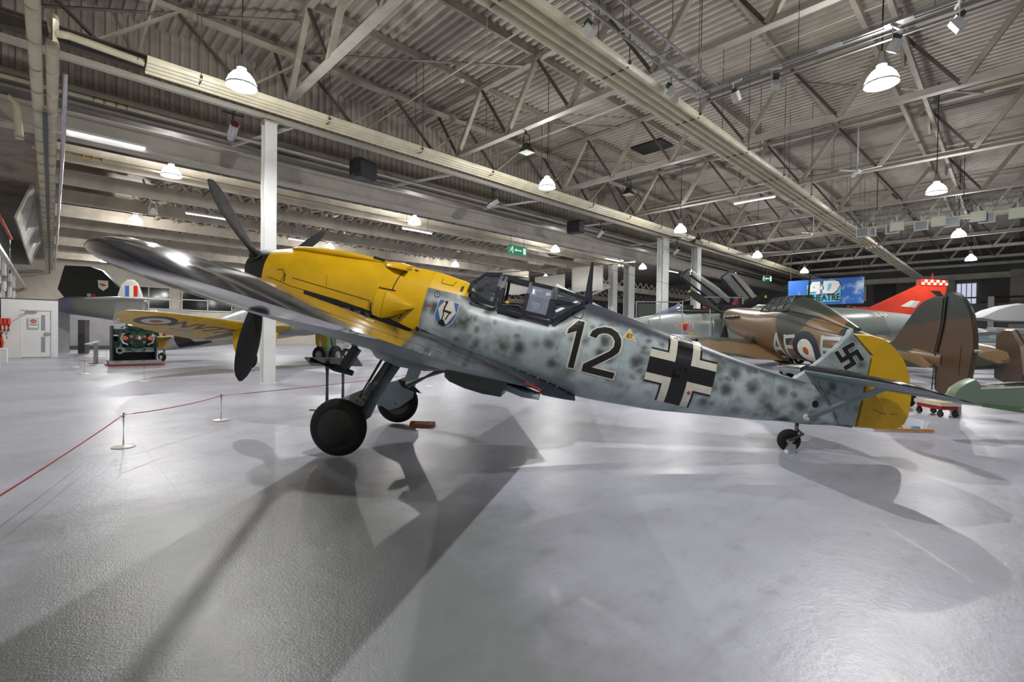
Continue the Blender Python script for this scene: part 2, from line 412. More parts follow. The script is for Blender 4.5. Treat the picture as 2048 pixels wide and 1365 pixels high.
def text_decal(name, s, size, mp, m, parent, mx=None, shear=0.0, sx=1.0, bold=0.0):
    cu = bpy.data.curves.new(name, 'FONT'); cu.body = s; cu.size = size; cu.align_x = 'CENTER'; cu.align_y = 'CENTER'; cu.shear = shear; cu.offset = bold
    to = bpy.data.objects.new('lettering_source', cu); COL.objects.link(to)
    bpy.context.view_layer.update()
    me = bpy.data.meshes.new_from_object(to.evaluated_get(bpy.context.evaluated_depsgraph_get()))
    bpy.data.objects.remove(to); bpy.data.curves.remove(cu)
    for v in me.vertices: v.co = mp(v.co.x*sx, v.co.y)
    me.name = name; me.materials.clear(); me.materials.append(M[m])
    o = bpy.data.objects.new(name, me); COL.objects.link(o)
    if parent: o.parent = parent
    if mx is not None: o.matrix_local = mx
    return o
def lerp_tab(tab, a):
    if a <= tab[0][0]: return tab[0][1:]
    for p, q in zip(tab, tab[1:]):
        if a <= q[0]:
            t = (a-p[0])/(q[0]-p[0]); return tuple(u+(v-u)*t for u, v in zip(p[1:], q[1:]))
    return tab[-1][1:]
def smooth_tab(tab, a):
    """catmull-rom through the section table"""
    if a <= tab[0][0]: return tab[0][1:]
    if a >= tab[-1][0]: return tab[-1][1:]
    for i in range(len(tab)-1):
        if a <= tab[i+1][0]:
            p1, p2 = tab[i], tab[i+1]; p0 = tab[max(i-1, 0)]; p3 = tab[min(i+2, len(tab)-1)]
            h = p2[0]-p1[0]; t = (a-p1[0])/h; out = []
            for j in range(1, len(p1)):
                m1 = (p2[j]-p0[j])/max(p2[0]-p0[0], 1e-6)*h; m2 = (p3[j]-p1[j])/max(p3[0]-p1[0], 1e-6)*h
                # limit overshoot
                dd = p2[j]-p1[j]; lim = 2.5*abs(dd)+1e-4
                m1 = max(-lim, min(lim, m1)); m2 = max(-lim, min(lim, m2))
                out.append((2*t**3-3*t*t+1)*p1[j] + (t**3-2*t*t+t)*m1 + (-2*t**3+3*t*t)*p2[j] + (t**3-t*t)*m2)
            return tuple(out)
def sgnpow(v, e): return math.copysign(abs(v)**e, v)
def body_ring(a, top, bot, hw, zc, ex=2.3, n=40):
    return [Vector((-a, hw*sgnpow(math.cos(t), 2/ex), zc + (top-zc if math.sin(t) >= 0 else zc-bot)*sgnpow(math.sin(t), 2/ex))) for t in [2*math.pi*k/n for k in range(n)]]
def surf_y(tab, a, z, ex=2.3):
    top, bot, hw, zc = smooth_tab(tab, a)
    h = (top-zc) if z >= zc else (zc-bot); t = min(abs(z-zc)/max(h, 1e-4), 0.995)
    return hw*(1-t**ex)**(1/ex)
def fuselage_bm(tab, a0, a1, n=46, ex=2.3, seg=40, cap=True):
    bm = new(); loft(bm, [body_ring(a, *smooth_tab(tab, a), ex=ex, n=seg) for a in [a0+(a1-a0)*k/n for k in range(n+1)]], cap); return bm
FOIL = [(0,0,0),(0.0125,.20,-.16),(0.03,.33,-.24),(0.07,.5,-.34),(0.14,.66,-.42),(0.24,.72,-.46),(0.36,.70,-.44),(0.5,.60,-.36),(0.66,.44,-.25),(0.82,.25,-.13),(0.93,.11,-.05),(1,.015,-.015)]
def wing_bm(stations, wrap=99):
    """stations: (y, aLE, aTE, zLE, zTE, thickness). returns bm; lower faces get material index 1"""
    bm = new(); rings = []
    for y, le, te, z0, z1, th in stations:
        up = [Vector((-(le+(te-le)*c), y, z0+(z1-z0)*c+u*th)) for c, u, l in FOIL]
        lo = [Vector((-(le+(te-le)*c), y, z0+(z1-z0)*c+l*th)) for c, u, l in FOIL[1:-1]][::-1]
        rings.append(up+lo+[])
    # the TE of the lower side
    fs = loft(bm, rings)
    nu = len(FOIL); n = len(rings[0])
    i = 0
    for s in range(len(rings)-1):
        for k in range(n):
            if k >= nu-1 and abs(stations[s][0]) < wrap: fs[i].material_index = 1
            i += 1
    return bm
# the remaining parts of the script build the place, nearest structure first
# ================================================================== THE HALL
TX = [-1.12, 4.75, 10.55, 16.4, 22.3, 28.4, 34.2, 40.1, 45.9, 51.7]     # roof trusses
ZB, ZT, ZD = 7.75, 9.72, 9.98                                           # bottom chord, top chord, roof sheet
bm = new()
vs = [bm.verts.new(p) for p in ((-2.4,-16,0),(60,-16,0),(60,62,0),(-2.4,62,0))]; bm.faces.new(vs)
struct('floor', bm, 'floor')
def corrugated(x0, x1, p, amp, f):
    """ridged sheet: profile in x, extruded between f(x, h) end points"""
    bm = new(); prev = None; x = x0
    prof = []
    while x < x1:
        for dx, h in ((0,0),(.30,0),(.42,1),(.80,1),(.92,0)): prof.append((x+dx*p, h*amp))
        x += p
    for x, h in prof:
        a, b = f(x, h); c = (bm.verts.new(a), bm.verts.new(b))
        if prev: bm.faces.new((prev[0], prev[1], c[1], c[0]))
        prev = c
    return bm
struct('ceiling', corrugated(-3, 58, 0.26, 0.10, lambda x, h: ((x, -14, ZD+h), (x, 17.3, ZD+h))), 'deck')
struct('wall_back', corrugated(-3, 58, 0.24, 0.07, lambda x, h: ((x, 17.05+h, 7.72), (x, 17.05+h, ZD+.3))), 'deck')   # ribbed fascia over the valley
# valley gutter: long folded grey casing above the side aisle
bm = new()
prof = [(17.05,7.74),(16.7,7.62),(16.55,7.40),(17.05,7.34),(17.05,7.28),(16.85,7.24),(16.85,7.12),(17.15,7.08),(17.15,7.74)]
loft(bm, [[Vector((x, y, z)) for y, z in prof] for x in (-2.4, 57)])
tag(obj('roof_gutter', bm, 'gutter', None, 0), 'long grey folded gutter casing between ribbed fascia and white eaves beam', 'gutter')
bm = new()
prof = [(17.0,6.95),(16.8,6.95),(16.8,6.88),(16.93,6.86),(16.93,6.42),(16.8,6.40),(16.8,6.32),(17.25,6.32),(17.25,6.95)]
loft(bm, [[Vector((x, y, z)) for y, z in prof] for x in (-2.4, 57)])
tag(obj('eaves_beam', bm, 'creamwhite', None, 0), 'deep white steel beam running under the gutter over the side aisle', 'beam')
# roof trusses
def truss(x, label, y0=13.95, y1=-13.5):
    t = thing('roof_truss', label, 'roof truss', (x, 0, ZB), 0, 'steel lattice trusses of the main hall roof')
    bm = new(); bar(bm, (0,y0,0), (0,y1,0), .20, .03); bar(bm, (0,y0,.09), (0,y1,.09), .03, .19)
    obj('bottom_chord', bm, 'creamwhite', t, 0)
    bm = new(); bar(bm, (0,16.9,ZT-ZB), (0,y1,ZT-ZB), .17, .13); obj('top_chord', bm, 'steel', t, 0)
    st = 2.59; n = 11
    first = None
    for k in range(n):
        yb = y0 - st*k
        for sgn in (1, -1):
            yt = yb + sgn*st*0.5
            if yt < y1: continue
            bm = new()
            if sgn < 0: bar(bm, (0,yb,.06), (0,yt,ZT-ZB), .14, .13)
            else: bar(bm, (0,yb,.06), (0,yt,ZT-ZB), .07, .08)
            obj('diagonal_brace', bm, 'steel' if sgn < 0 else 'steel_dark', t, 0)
    return t
ordn = ['nearest the left side wall', 'second from the left side wall', 'third from the left side wall', 'fourth from the left side wall', 'fifth from the left side wall', 'sixth from the left side wall', 'seventh from the left side wall', 'eighth from the left side wall', 'ninth from the left side wall', 'farthest, by the end wall']
t0 = truss(TX[0], 'cream steel lattice roof truss, ' + ordn[0])
for i, x in enumerate(TX[1:]):
    dup(t0, (x, 0, ZB), 0, 'cream steel lattice roof truss, ' + ordn[i+1])
# purlins along the hall under the sheet
bm0 = new(); bar(bm0, (-3,0,0), (58,0,0), .09, .20)
p0 = obj('roof_purlin', bm0, 'purlin', None, 0)
pys = [15.3, 12.7, 10.1, 7.5, 4.9, 2.3, -.3, -2.9, -5.5, -8.1]
names = ['beside the ribbed fascia', 'second from the ribbed fascia', 'third from the ribbed fascia', 'fourth from the ribbed fascia', 'fifth from the ribbed fascia', 'sixth from the ribbed fascia', 'seventh from the ribbed fascia', 'eighth from the ribbed fascia', 'ninth from the ribbed fascia', 'tenth from the ribbed fascia']
for i, y in enumerate(pys):
    o = p0 if i == 0 else p0.copy()
    if i: COL.objects.link(o)
    o.location = (0, y, 9.86)
    tag(o, 'straight steel purlin under the roof sheets, ' + names[i], 'purlin', 'purlins under the roof sheets')
# edge girder over the columns
g = thing('edge_girder', 'long lattice girder over the white columns where the trusses land', 'girder', (0, 13.95, 7.68))
bm = new(); bar(bm, (-2.4,.0,0), (57,0,0), .26, .03); bar(bm, (-2.4,0,-.16), (57,0,-.16), .03, .3); bar(bm, (-2.4,0,-.31), (57,0,-.31), .2, .025); obj('bottom_flange', bm, 'steel_dark', g, 0)
bm = new(); bar(bm, (-2.4,0,1.35), (57,0,1.35), .12, .12); obj('top_flange', bm, 'steel', g, 0)
for k in range(20):
    x = -2.2 + k*2.92
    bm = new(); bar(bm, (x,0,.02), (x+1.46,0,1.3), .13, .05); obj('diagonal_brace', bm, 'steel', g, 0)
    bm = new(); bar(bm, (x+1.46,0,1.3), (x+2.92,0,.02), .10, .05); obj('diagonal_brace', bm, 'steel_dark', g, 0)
# ridge girder on the right
g = thing('ridge_girder', 'lattice girder of paired beams running lengthwise high over the hanging lamps', 'girder', (0, 1.95, 8.7))
for dy, n_ in ((0,'near_beam'),(.55,'far_beam')):
    bm = new(); bar(bm, (-2,dy,0), (57,dy,0), .10, .16); obj(n_, bm, 'purlin', g, 0)
for k, x in enumerate(TX):
    bm = new(); bar(bm, (x,0.2,0), (x+.9,.2,1.0), .07, .07); obj('diagonal_brace', bm, 'steel', g, 0)
    bm = new(); bar(bm, (x,.2,0), (x-.9,.2,1.0), .07, .07); obj('diagonal_brace', bm, 'steel', g, 0)
# round tie tubes that cross the bays diagonally in plan
b0 = new(); tube(b0, [(0,0,0),(4.85,-4.0,0)], .045, 8)
t0 = obj('tie_tube', b0, 'purlin', None, 40)
pos = [(-.2,16.9,'left corner bay'),(5.35,14.25,'second bay by the ribbed fascia'),(10.9,14.6,'third bay by the ribbed fascia'),(16.9,14.4,'fourth bay by the ribbed fascia'),(5.4,9.0,'second bay, nearer the hall middle'),(16.9,4.8,'fourth bay over the banner side'),(22.8,9.4,'fifth bay in the hall middle')]
for i, (x, y, nm) in enumerate(pos):
    o = t0 if i == 0 else t0.copy()
    if i: COL.objects.link(o)
    o.location = (x, y, 9.42); tag(o, 'round diagonal tie tube below the roof sheets in the ' + nm, 'tie tube', 'round tie tubes')
# thin sprinkler / conduit pipes across the hall
def cross_pipe(x, label):
    bm = new(); tube(bm, [(0,16.5,0),(0,-8,0)], .028, 8)
    for k in range(8): bar(bm, (0,15-k*2.6,0), (0,15-k*2.6,.9), .012)
    o = obj('sprinkler_pipe', bm, 'pipe', None, 40); o.location = (x,0,8.9); tag(o, label, 'pipe', 'thin pipes across the roof')
for x, l in ((1.7,'thin cream pipe crossing the first roof bay'),(8.35,'thin cream pipe crossing the second roof bay'),(13.4,'thin cream pipe crossing the third roof bay'),(19.0,'thin cream pipe crossing the fourth roof bay'),(25.0,'thin cream pipe crossing the fifth roof bay')): cross_pipe(x, l)
# columns
def column(x, y, h, label, sx=.38, sy=.30, cat='column'):
    c = thing('steel_column', label, cat, (x, y, 0))
    bm = new()
    hw, hd, tf = sx/2, sy/2, .03
    P = [(-hw,-hd),(hw,-hd),(hw,-hd+tf),(.03,-hd+tf),(.03,hd-tf),(hw,hd-tf),(hw,hd),(-hw,hd),(-hw,hd-tf),(-.03,hd-tf),(-.03,-hd+tf),(-hw,-hd+tf)]
    loft(bm, [[Vector((px, py, z)) for px, py in P] for z in (0.012, h)])
    obj('shaft', bm, 'white', c, 0)
    bm = new(); box(bm, (0,0,h+.02), (sx+.06, sy+.06, .04)); obj('cap_plate', bm, 'steel', c, 0)
    bm = new(); box(bm, (0,0,.006), (sx+.08, sy+.08, .012)); obj('base_plate', bm, 'white', c, 0)
    return c
column(4.20, 13.85, 6.92, 'tall white steel column behind the propeller of the mottled fighter', .30, .32)
column(24.9, 13.72, 6.9, 'white column behind the open front canopy of the grey jet', .62, .4)
column(29.0, 13.72, 6.9, 'white column behind the rear cockpit of the grey jet', .5, .4)
column(27.9, 19.1, 6.3, 'white column of the aisle group nearest the cream fabric sheets', .5, .4)
column(29.6, 18.9, 6.3, 'broad white column of the aisle group beside the brace frame', .75, .45)
# cross brace frame left of the aisle columns
c = thing('cross_brace', 'white steel X brace beside the aisle columns', 'brace', (26.4, 19.8, 3.0))
for a, b in (((-1.8,1.6,0),(1.18,-.7,1.8)), ((-1.8,1.6,1.8),(1.18,-.7,0))):
    bm = new(); bar(bm, a, b, .16, .16); obj('brace_bar', bm, 'white', c, 0)
# lower rail beam at the column heads
bm = new(); bar(bm, (-2.4,13.85,7.06), (57,13.85,7.06), .14, .035); bar(bm, (-2.4,13.92,7.14), (57,13.92,7.14), .03, .15)
tag(obj('rail_beam', bm, 'creamwhite', None, 0), 'slim white angle beam joining the column heads under the girder', 'beam')
# struts to the gutter
b0 = new(); bar(b0, (0,0,0), (-.9,2.7,-.05), .07, .07); s0 = obj('gutter_strut', b0, 'white', None, 0)
for i, x in enumerate((4.9, 10.4, 15.0, 20.5, 27.0)):
    o = s0 if i == 0 else s0.copy()
    if i: COL.objects.link(o)
    o.location = (x, 13.95, 7.12); tag(o, 'white strut from rail beam to gutter, ' + ['beside the tall column','second along the gutter','third along the gutter','fourth along the gutter','farthest in view'][i], 'strut', 'struts to the gutter')
# heating panel: four parallel ribs
def heat_panel(name, x0, x1, y, z, n, w, label, tilt=0.0, mname='panel', r=.07):
    t = thing(name, label, 'radiant heating panel', (x0, y, z))
    L = x1-x0
    for k in range(n):
        bm = new(); yy = (k-(n-1)/2)*w/n
        pr = [(yy-w/n*.46,.05),(yy-w/n*.40,.0),(yy-w/n*.26,-.05),(yy-w/n*.1,-.07),(yy+w/n*.1,-.07),(yy+w/n*.26,-.05),(yy+w/n*.40,.0),(yy+w/n*.46,.05)]
        loft(bm, [[Vector((x, py, pz+tilt*py)) for py, pz in pr] for x in (0, L)])
        obj('heating_strip', bm, mname, t, 25)
    x = 1.0
    while x < L:
        bm = new(); box(bm, (x,0,.03), (.05, w+.06, .05)); box(bm, (x,0,-.055), (.02, w*.96, .02))
        for s in (-1, 1): bar(bm, (x,s*w/2,.03), (x,s*w/2,10.0-z), .014)
        obj('hanger', bm, 'steel_dark', t, 0); x += 3.0
    return t
heat_panel('heating_panel', 1.0, 32.6, 5.55, 6.62, 4, .74, 'wide cream ribbed heating panel overhead, its near run', 0)
heat_panel('heating_panel', 33.4, 57, 5.55, 6.62, 4, .74, 'wide cream ribbed heating panel, its far run beyond the pipe bend', 0)
heat_panel('heating_panel', 1.5, 27.5, 13.28, 7.22, 4, .42, 'narrow cream ribbed heating panel beside the column line, near run', -.35)
heat_panel('heating_panel', 28.3, 56, 13.28, 7.22, 4, .42, 'narrow cream ribbed heating panel beside the column line, far run', -.35)
bm = new(); tube(bm, [(32.88,5.6,6.62),(32.88,12.78,6.95),(27.8,12.78,7.0),(27.8,13.2,7.2)], .045, 8); tube(bm, [(33.12,5.6,6.62),(33.12,12.93,6.95),(28.02,12.93,7.0),(28.02,13.3,7.2)], .045, 8)
tag(obj('linking_pipes', bm, 'pipe', None, 40), 'pair of cream pipes linking the wide and narrow heating panels', 'pipe')
# lagged pipes on the left
def lagged(name, pts, r, label, m='pipe'):
    bm = new(); tube(bm, pts, r, 12)
    for a, b in zip(pts, pts[1:]):
        a, b = Vector(a), Vector(b); L = (b-a).length; k = 1
        while k*1.1 < L:
            p = a+(b-a)*(k*1.1/L); d = (b-a).normalized(); tube(bm, [p-d*.012, p+d*.012], r*1.07, 12); k += 1
    return tag(obj(name, bm, m, None, 40), label, 'pipe')
lagged('lagged_pipe', [(-.19,8.4,5.9),(-.215,51,5.9)], .088, 'fat lagged cream pipe, the left one of two running along the left wall')
lagged('lagged_pipe', [(0.015,10.6,5.9),(0.03,51,5.9)], .084, 'fat lagged cream pipe, the right one of two running along the left wall')
lagged('bent_pipe', [(0.015,10.50,5.9),(0.015,10.42,6.16),(0.015,10.9,6.45),(0.03,12.9,7.1),(.25,13.28,7.30),(1.47,13.28,7.24)], .075, 'curved cream pipe end joining the narrow heating panel at left')
bm = new(); tube(bm, [(.22,14.5,7.0),(.21,16,5.9),(.20,51,5.9)], .045, 10)
tag(obj('metal_conduit', bm, 'chrome', None, 40), 'thin shiny conduit beside the right lagged pipe', 'pipe')
bm = new(); tube(bm, [(-.09,13.5,5.70),(-.09,52.0,5.68)], .04, 8)
tag(obj('dark_cable', bm, 'graphite', None, 40), 'dark cable dropping between the two lagged pipes', 'cable')
def banded(y, z, x0, x1, bx, label):
    t = thing('service_pipe', label, 'pipe', (x0, y, z))
    bm = new(); tube(bm, [(0,0,0),(x1-x0,0,0)], .065, 10); obj('pipe_run', bm, 'pipe', t, 40)
    for i, (mn, a) in enumerate((('band_green',0),('band_orange',.22),('band_green',.44))):
        bm = new(); tube(bm, [(bx-x0+a,0,0),(bx-x0+a+.22,0,0)], .069, 10); obj('colour_band', bm, mn, t, 40)
banded(15.5, 6.97, -2.2, 57, .72, 'cream pipe with green and orange band above the gutter, left end')
banded(19.25, 6.53, -.4, 30, .45, 'lower cream pipe with green and orange band over the side aisle')
lagged('bent_duct_pipe', [(-2.1,16.3,6.79),(-.72,16.3,6.79),(-.60,16.3,6.67),(-.54,16.3,5.86)], .08, 'white pipe bending down at the upper left edge')

# ---- side aisle roof: deep timber beams with lattice between
ys_b = [20.35, 23.6, 27.0, 30.3, 33.6, 37.2, 40.8, 44.4, 48.6]
bd = new()
bar(bd, (0,0,.03), (31,0,.03), .07, .05); bar(bd, (0,0,.30), (31,0,.30), .045, .52)
for k in range(52):
    for dz in (.16,.42): box(bd, (.3+k*.6+(.3 if dz > .3 else 0), -.026, dz), (.035,.008,.035))
beam0 = obj('side_roof_beam', bd, 'beam', None, 0)
lat = new()
for k in range(25):
    x = 2.9+k*.8
    bar(lat, (x,.12,.0), (x+.55,1.6,.62), .06, .10); bar(lat, (x+.55,1.6,.62), (x,3.05,.0), .06, .10)
    bar(lat, (x+.3,3.05,.1), (x-.2,1.5,.66), .05, .08); bar(lat, (x-.2,1.5,.5), (x+.5,0.14,.1), .05, .08)
for k in range(38):
    x = 2.8+k*.5
    bar(lat, (x,.1,.10), (x+1.2,3.1,.10), .11, .05)
    bar(lat, (x+1.2,.1,.20), (x,3.1,.20), .11, .05)
lat0 = obj('lattice', lat, 'lath', beam0, 0); lat0.location = (0,0,.40)
wh = new()
for k in range(6): bar(wh, (3.0+k*3.4,0.1,.0), (3.6+k*3.4,2.6,.9), .08, .05)
wh0 = obj('white_strut', wh, 'white', beam0, 0); wh0.location = (0,0,.1)
bn = ['nearest the eaves beam','second from the eaves beam','third from the eaves beam','fourth from the eaves beam','fifth from the eaves beam','sixth from the eaves beam','seventh from the eaves beam','eighth from the eaves beam','farthest, over the tail of the hanging jet']
for i, y in enumerate(ys_b):
    if i == 0: o = beam0; o.location = (0.05, y, 6.55)
    else: o = dup(beam0, (0.05, y, 6.55))
    tag(o, 'deep pale timber beam of the side aisle roof, ' + bn[i], 'roof beam', 'timber beams of the side aisle roof')
bm = new(); vs = [bm.verts.new(p) for p in ((-2.4,17.1,7.9),(57,17.1,7.9),(57,62,7.9),(-2.4,62,7.9))]; bm.faces.new(vs)
struct('ceiling_side_aisle', bm, 'boards')
# sloping board lining at the left end of the aisle roof
bay = ['nearest the eaves beam','second from the eaves beam','third from the eaves beam','fourth from the eaves beam','fifth from the eaves beam','sixth from the eaves beam','seventh from the eaves beam','farthest, by the end wall']
for i in range(8):
    bm = new(); y0, y1 = ys_b[i]+.07, ys_b[i+1]-.07
    for k in range(9):
        x0 = .10+k*.27
        P = [Vector(p) for p in ((x0,y0,6.72),(x0+.25,y0,6.74),(x0+.25,y1,7.35),(x0,y1,7.35))]
        loft(bm, [P, [p+Vector((0,0,.02)) for p in P]])
    tag(obj('board_lining', bm, 'beam', None, 0), 'sloping pale boards at left of aisle roof, bay ' + bay[i], 'ceiling boards', 'board linings of the aisle roof')
# ribbed hip sheets far along the aisle roof
for i, (x, bi) in enumerate(((23.9,4),(25.5,3),(27.1,2),(28.7,1))):
    wd = ys_b[bi+1]-ys_b[bi]-.2
    bm = corrugated(0, wd-.22, .22, .04, lambda u, h: ((-h, u, 0), (1.3-h, u, 1.12)))
    o = tag(obj('ribbed_sheet', bm, 'beam', None, 0), 'sloping ribbed sheet closing the aisle roof, ' + ['farthest left of four','second from left of four','third from left of four','rightmost of four'][i], 'roof sheet', 'sloping ribbed sheets')
    o.location = (x, ys_b[bi]+.1, 6.74)
bm = new(); tube(bm, [(16.5,43,5.2),(31,19.3,6.9)], .06, 8); tube(bm, [(16.5,43.3,4.8),(31,19.6,6.6)], .03, 8)
tag(obj('aisle_rail', bm, 'pipe', None, 40), 'long cream rail rising towards the aisle columns behind the fighter', 'rail')
# timber cross beams beyond the columns
for i, (y, z) in enumerate(((24,5.6),(30,5.3),(38,5.1))):
    bm = new(); bar(bm, (31,y,z), (57,y,z), .1, .45)
    for k in range(26):
        bar(bm, (31+k,y,z+.25), (31.5+k,y,z+.75), .06,.06); bar(bm, (31.5+k,y,z+.75), (32+k,y,z+.25), .06,.06)
    tag(obj('side_roof_beam', bm, 'beam', None, 0), 'pale lattice beam beyond the aisle columns, ' + ['nearest','middle one','farthest'][i], 'roof beam', 'lattice beams beyond the columns')
# ---- walls
def wallbox(name, c, s, m): bm = new(); box(bm, c, s); return struct(name, bm, m)
wallbox('wall_left', (-2.5, 28, 4.0), (.2, 68, 8.0), 'sidewall')
wallbox('wall_left_upper', (-3.1, 5, 9.0), (.2, 40, 2.4), 'sidewall')
wallbox('wall_far', (28, 58, 4), (62, .2, 8), 'sidewall')
wallbox('wall_right', (58.1, 23, 5.1), (.2, 78, 10.2), 'darkwall')
# windows in the far wall of the aisle
wn = 0
for (x0, x1) in ((4.6,7.6),(8.5,24.5)):
    wn += 1
    bm = new(); box(bm, ((x0+x1)/2, 51.98, 4.15), (x1-x0, .06, 1.95)); struct('window_%d' % wn, bm, 'winnight')
    bm = new()
    nx = 2 if wn == 1 else 8
    for k in range(nx+1): box(bm, (x0+(x1-x0)*k/nx, 51.92, 4.15), (.07,.08,1.98))
    for z in (3.2,4.15,5.12): box(bm, ((x0+x1)/2, 51.92, z), (x1-x0,.08,.09))
    struct('trim_%d' % wn, bm, 'white')
bm = new(); box(bm, (13, 52.1, 1.6), (22, .2, 3.2)); box(bm, (13, 52.1, 6.5), (22, .2, 2.75)); box(bm, (-.2,52.1,3.95), (4.4,.2,7.9)); box(bm, (3.3,52.1,4.16), (2.6,.2,1.92)); box(bm, (8.05,52.1,4.16), (.9,.2,1.92)); box(bm, (25.0,52.1,3.95),(2.0,.2,7.9))
struct('wall_aisle_end', bm, 'sidewall')
# door room at left
bm = new()
box(bm, (-1.38, 31.9, 1.36), (.66, .2, 2.7)); box(bm, (.135, 31.9, 1.36), (.21, .2, 2.7)); box(bm, (-.51, 31.9, 2.47), (1.08, .2, .48))
box(bm, (.2, 33.4, 1.36), (.08, 3, 2.7)); box(bm, (-1.9,31.9,1.36),(.5,.2,2.7))
struct('wall_door_room', bm, 'whitewall')
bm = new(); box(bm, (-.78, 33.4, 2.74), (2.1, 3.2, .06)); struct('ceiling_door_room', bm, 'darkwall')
d = thing('door_1', None, None, (-.51, 31.86, 0)); d['kind'] = 'structure'
bm = new(); box(bm, (0,0,1.12), (1.0,.05,2.18)); obj('door_leaf', bm, 'whitewall', d, 0)
bm = new(); 
for x, sx in ((-.525,.05),(.525,.05)): box(bm, (x,-.03,1.13), (sx,.06,2.26))
box(bm, (0,-.03,2.245), (1.1,.06,.05)); obj('door_frame', bm, 'white', d, 0)
for z in (.62,1.66):
    bm = new(); box(bm, (.24,-.03,z), (.13,.02,.72)); obj('vision_panel', bm, 'floodglass' if z > 5 else 'greylect', d, 0)
bm = new(); box(bm, (.38,-.06,1.14), (.2,.05,.1)); obj('door_handle', bm, 'chrome', d, 0)
bm = new(); box(bm, (-.15,-.06,2.16), (.36,.07,.07)); bar(bm, (-.25,-.08,2.14), (-.6,-.35,1.95), .03); obj('door_closer', bm, 'greylect', d, 0)
sg = thing('door_notice', 'white framed notice with a red oval on the white door', 'notice', (-.60, 31.80, 1.62))
bm = new(); box(bm, (0,0,0), (.38,.015,.50)); obj('board', bm, 'whitewall', sg, 0)
decal('red_oval', [circle(0,.1,.085,28,1.4)], lambda u, v: Vector((u,-.012,v)), 'dred', sg)
decal('oval_bar', [[(-.09,.085),(.09,.085),(.09,.115),(-.09,.115)]], lambda u, v: Vector((u,-.014,v)), 'dwhite', sg)
decal('lettering_lines', [[(-.14,-.03),(.14,-.03),(.14,-.05),(-.14,-.05)],[(-.1,-.08),(.1,-.08),(.1,-.10),(-.1,-.10)],[(-.17,.23),(-.17,-.23),(-.16,-.23),(-.16,.23)],[(.17,.23),(.16,.23),(.16,-.23),(.17,-.23)],[(-.17,.23),(.17,.23),(.17,.22),(-.17,.22)],[(-.17,-.23),(.17,-.23),(.17,-.22),(-.17,-.22)]], lambda u, v: Vector((u,-.012,v)), 'dnavy', sg)
wallbox('wall_partition', (.5, 38, 1.36), (.56, .15, 2.72), 'greywall')
wallbox('wall_low_back', (4.0, 44, 1.5), (7.5, .2, 3.0), 'greywall')
wallbox('trim_low_back', (4.0, 43.6, .12), (7.5, .5, .24), 'darkwall')
# fire hose cabinet set
h = thing('fire_hose', 'red canvas fire hose bundle hanging on the white wall left of the door', 'fire hose', (-1.52, 31.55, .4))
bm = new()
for dx in (-.12,.0,.12): tube(bm, [(dx,0,.85),(dx*1.05,-.02,1.15),(dx,0,1.42)], .065, 10)
obj('hose_folds', bm, 'red', h, 40)
bm = new(); box(bm, (-.02,0,.82), (.26,.1,.10)); obj('strap', bm, 'chrome', h, 0)
bm = new(); tube(bm, [(-.08,-.02,.8),(-.1,-.05,.55),(-.06,-.05,.3),(-.1,-.02,.02)], .05, 10); obj('riser', bm, 'red', h, 40)
bm = new(); tube(bm, [(0.05,-.02,.75),(.07,-.04,.5)], .02, 8); obj('nozzle', bm, 'black', h, 40)
# white wall posts along the left wall, with plinth boxes
def post(x, y, h_, label):
    t = thing('wall_post', label, 'post', (x, y, 0), 0, 'white posts on the left wall')
    bm = new(); box(bm, (0,0,h_/2+.3), (.34,.5,h_-.6)); obj('post_body', bm, 'whitewall', t, 0)
    bm = new(); box(bm, (.06,-.05,.28), (.8,.9,.56)); obj('plinth', bm, 'whitewall', t, 0)
    bm = new()
    for k in range(5): box(bm, (.18,-.1,.9+k*.16), (.012,.14,.03))
    obj('vents', bm, 'darkline', t, 0)
post(-1.75, 24.2, 6.6, 'white wall post at the left picture edge with plinth box')
post(-1.75, 28.4, 6.6, 'white wall post just left of the fire hose')
bm = new()
for z in (3.1, 4.6, 6.0): bar(bm, (-2.2,20,z), (-2.2,58,z), .12, .2)
for y in range(22, 58, 3): bar(bm, (-2.15,y,2.8), (-2.15,y,7.3), .18, .18)
tag(obj('wall_framing', bm, 'white', None, 0), 'white steel rails and studs on the upper left wall', 'wall framing')
for i, y in enumerate((35.5, 40, 45, 50)):
    bm = new(); box(bm, (-1.95,y,4.6), (.1,1.6,2.2)); box(bm, (-1.9,y,4.6), (.06,1.3,1.9)); 
    tag(obj('wall_hatch', bm, ['white','white'][0], None, 0), 'tall white framed hatch high on the left wall, ' + ['nearest','second','third','farthest'][i], 'hatch', 'hatches on the left wall')
bm = new(); bar(bm, (-1.42,20,4.36), (-1.4,60,4.4), .16, .14)
tag(obj('cable_tray', bm, 'galv', None, 0), 'grey cable tray running along the left wall', 'cable tray')
bm = new(); tube(bm, [(-1.41,20.2,4.49),(-1.41,26,4.497),(-1.41,32,4.503),(-1.41,45,4.52)], .05, 8)
tag(obj('dark_cable_run', bm, 'black', None, 40), 'dark cables lying in the left wall tray', 'cable')
bm = new(); tube(bm, [(-1.5,24,5.9),(-1.5,28.5,5.85),(-1.5,35.9,6.0)], .07, 10); tag(obj('red_pipe', bm, 'red', None, 40), 'red pipe high on the left wall', 'pipe')
bm = new(); tube(bm, [(-1.545,35.952,6.0),(-1.545,35.952,4.2)], .05, 10); tag(obj('grey_drop_pipe', bm, 'greylect', None, 40), 'grey pipe dropping from the red pipe on the left wall', 'pipe')
